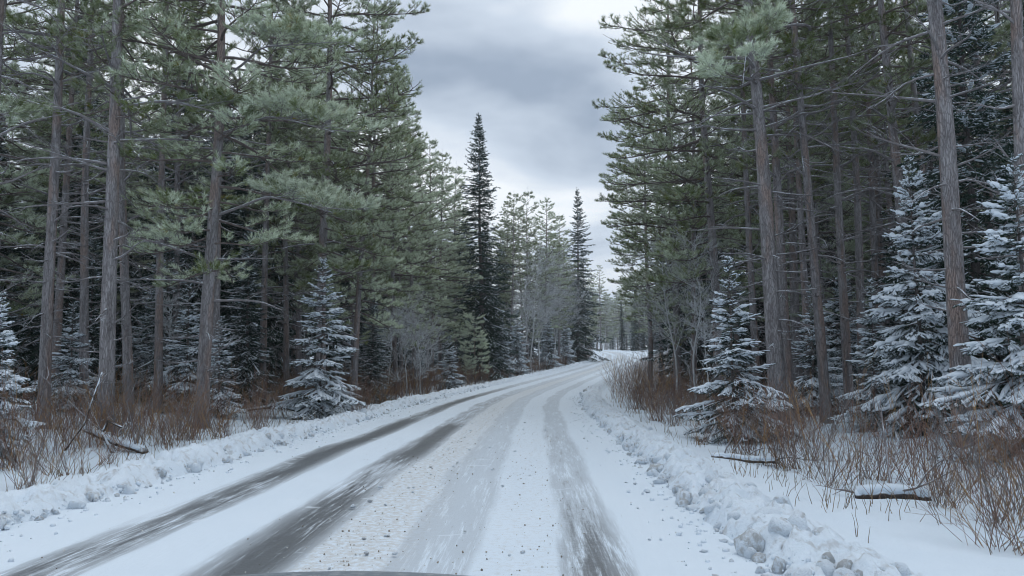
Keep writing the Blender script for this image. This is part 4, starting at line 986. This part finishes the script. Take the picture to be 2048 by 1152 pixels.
# ------------------------------------------------------------------ front of the car the picture was taken from
def car_paint():
    m = mat_new('car_paint'); t = NT(m); tc = t.node('ShaderNodeTexCoord'); n = t.noise(tc.outputs['Object'], 30, 4, 0.7)
    t.finish(t.mix(t.step(n, 0.45, 0.7), (0.17, 0.20, 0.23), (0.30, 0.32, 0.34)), 0.4, n, 0.05, 0.005, 0.4); return m
M_CAR = car_paint(); M_RUBBER = mat_new('rubber'); NT(M_RUBBER).finish((0.03, 0.03, 0.032), 0.8); M_LAMP = mat_new('lamp_glass'); NT(M_LAMP).finish((0.6, 0.62, 0.64), 0.15); M_RIM = mat_new('rim'); NT(M_RIM).finish((0.35, 0.35, 0.36), 0.4)
car = bpy.data.objects.new('car', None); COL.objects.link(car); car.location = (-0.435, 0, 0)
def loft(rows, mat, name, parent=car):
    rows = np.array(rows, float); n, m, _ = rows.shape; g = Geo(); I = np.arange(n * m).reshape(n, m)
    q = [I[:-1, :-1].ravel(), I[:-1, 1:].ravel(), I[1:, 1:].ravel(), I[1:, :-1].ravel()]
    g.add(rows.reshape(-1, 3), np.concatenate([np.stack([q[0], q[1], q[2]], 1), np.stack([q[0], q[2], q[3]], 1)])); return link(name, g.mesh(name, mat, colours=False), parent)
xs = np.linspace(-0.78, 0.78, 25); BTOP = 1.0775
def btop(x, y): return BTOP - 0.12 * x * x - 0.02 * np.maximum(0, (1.6 - y)) - 0.5 * np.maximum(0, y - 1.95) ** 1.5 - 0.03 * smooth(0.7, 0.78, np.abs(x))
ys_b = np.concatenate([np.linspace(0.75, 1.9, 9), np.linspace(1.96, 2.2, 9)])
loft([[(x, y, btop(x, y)) for x in xs] for y in ys_b] , M_CAR, 'bonnet')
for sgn in (-1, 1):
    xf = np.array([0.785, 0.83, 0.875, 0.90, 0.905, 0.90])
    loft([[(sgn * x, y, float(btop(np.array(0.78), y)) - z) for x, z in zip(xf, (0.004, 0.015, 0.05, 0.12, 0.26, 0.42))] for y in ys_b], M_CAR, 'fender')
    v, f = ICO2; g = Geo(); g.add(v * np.array([0.17, 0.07, 0.085]) + [sgn * 0.62, 2.17, 0.84], f); link('headlight', g.mesh('headlight', M_LAMP, colours=False), car)
    for nm, r, w_, mt in (('tyre', 0.34, 0.11, M_RUBBER), ('rim', 0.22, 0.115, M_RIM)):
        a = np.linspace(0, 2 * math.pi, 33); pr_ = [(0.02, -w_), (r * 0.94, -w_), (r, -w_ * 0.7), (r, w_ * 0.7), (r * 0.94, w_), (0.02, w_)]
        o = loft([[(sgn * 0.78 + h, 1.45 + rr * math.cos(t_), 0.36 + rr * math.sin(t_)) for rr, h in pr_] for t_ in a], mt, 'wheel' if nm == 'tyre' else nm, car if nm == 'tyre' else wheel)
        if nm == 'tyre': wheel = o
loft([[(x, 2.18 + 0.08 * math.sin((z - 0.35) / 0.45 * math.pi) - 0.12 * x * x, z) for x in np.linspace(-0.9, 0.9, 19)] for z in np.linspace(0.35, 0.90, 10)], M_CAR, 'bumper')
tag(car, 'dark bonnet of the car at the bottom edge, from which the picture is taken', 'car')

# ------------------------------------------------------------------ haze
hz_m = mat_new('haze'); _t = NT(hz_m)
_v = _t.node('ShaderNodeVolumePrincipled'); _v.inputs['Color'].default_value = (0.86, 0.92, 1.0, 1); _v.inputs['Density'].default_value = 0.0006; _v.inputs['Anisotropy'].default_value = 0.1
_o = _t.node('ShaderNodeOutputMaterial'); _t.l.new(_v.outputs[0], _o.inputs['Volume'])
g = Geo(); c = np.array([[x, y, z] for x in (-720, 720) for y in (-140, 920) for z in (-3, 36)], float)
g.add(c, [(0, 1, 3), (0, 3, 2), (4, 6, 7), (4, 7, 5), (0, 4, 5), (0, 5, 1), (2, 3, 7), (2, 7, 6), (0, 2, 6), (0, 6, 4), (1, 5, 7), (1, 7, 3)])
tag(link('haze', g.mesh('haze', hz_m, False, colours=False)), kind='stuff')
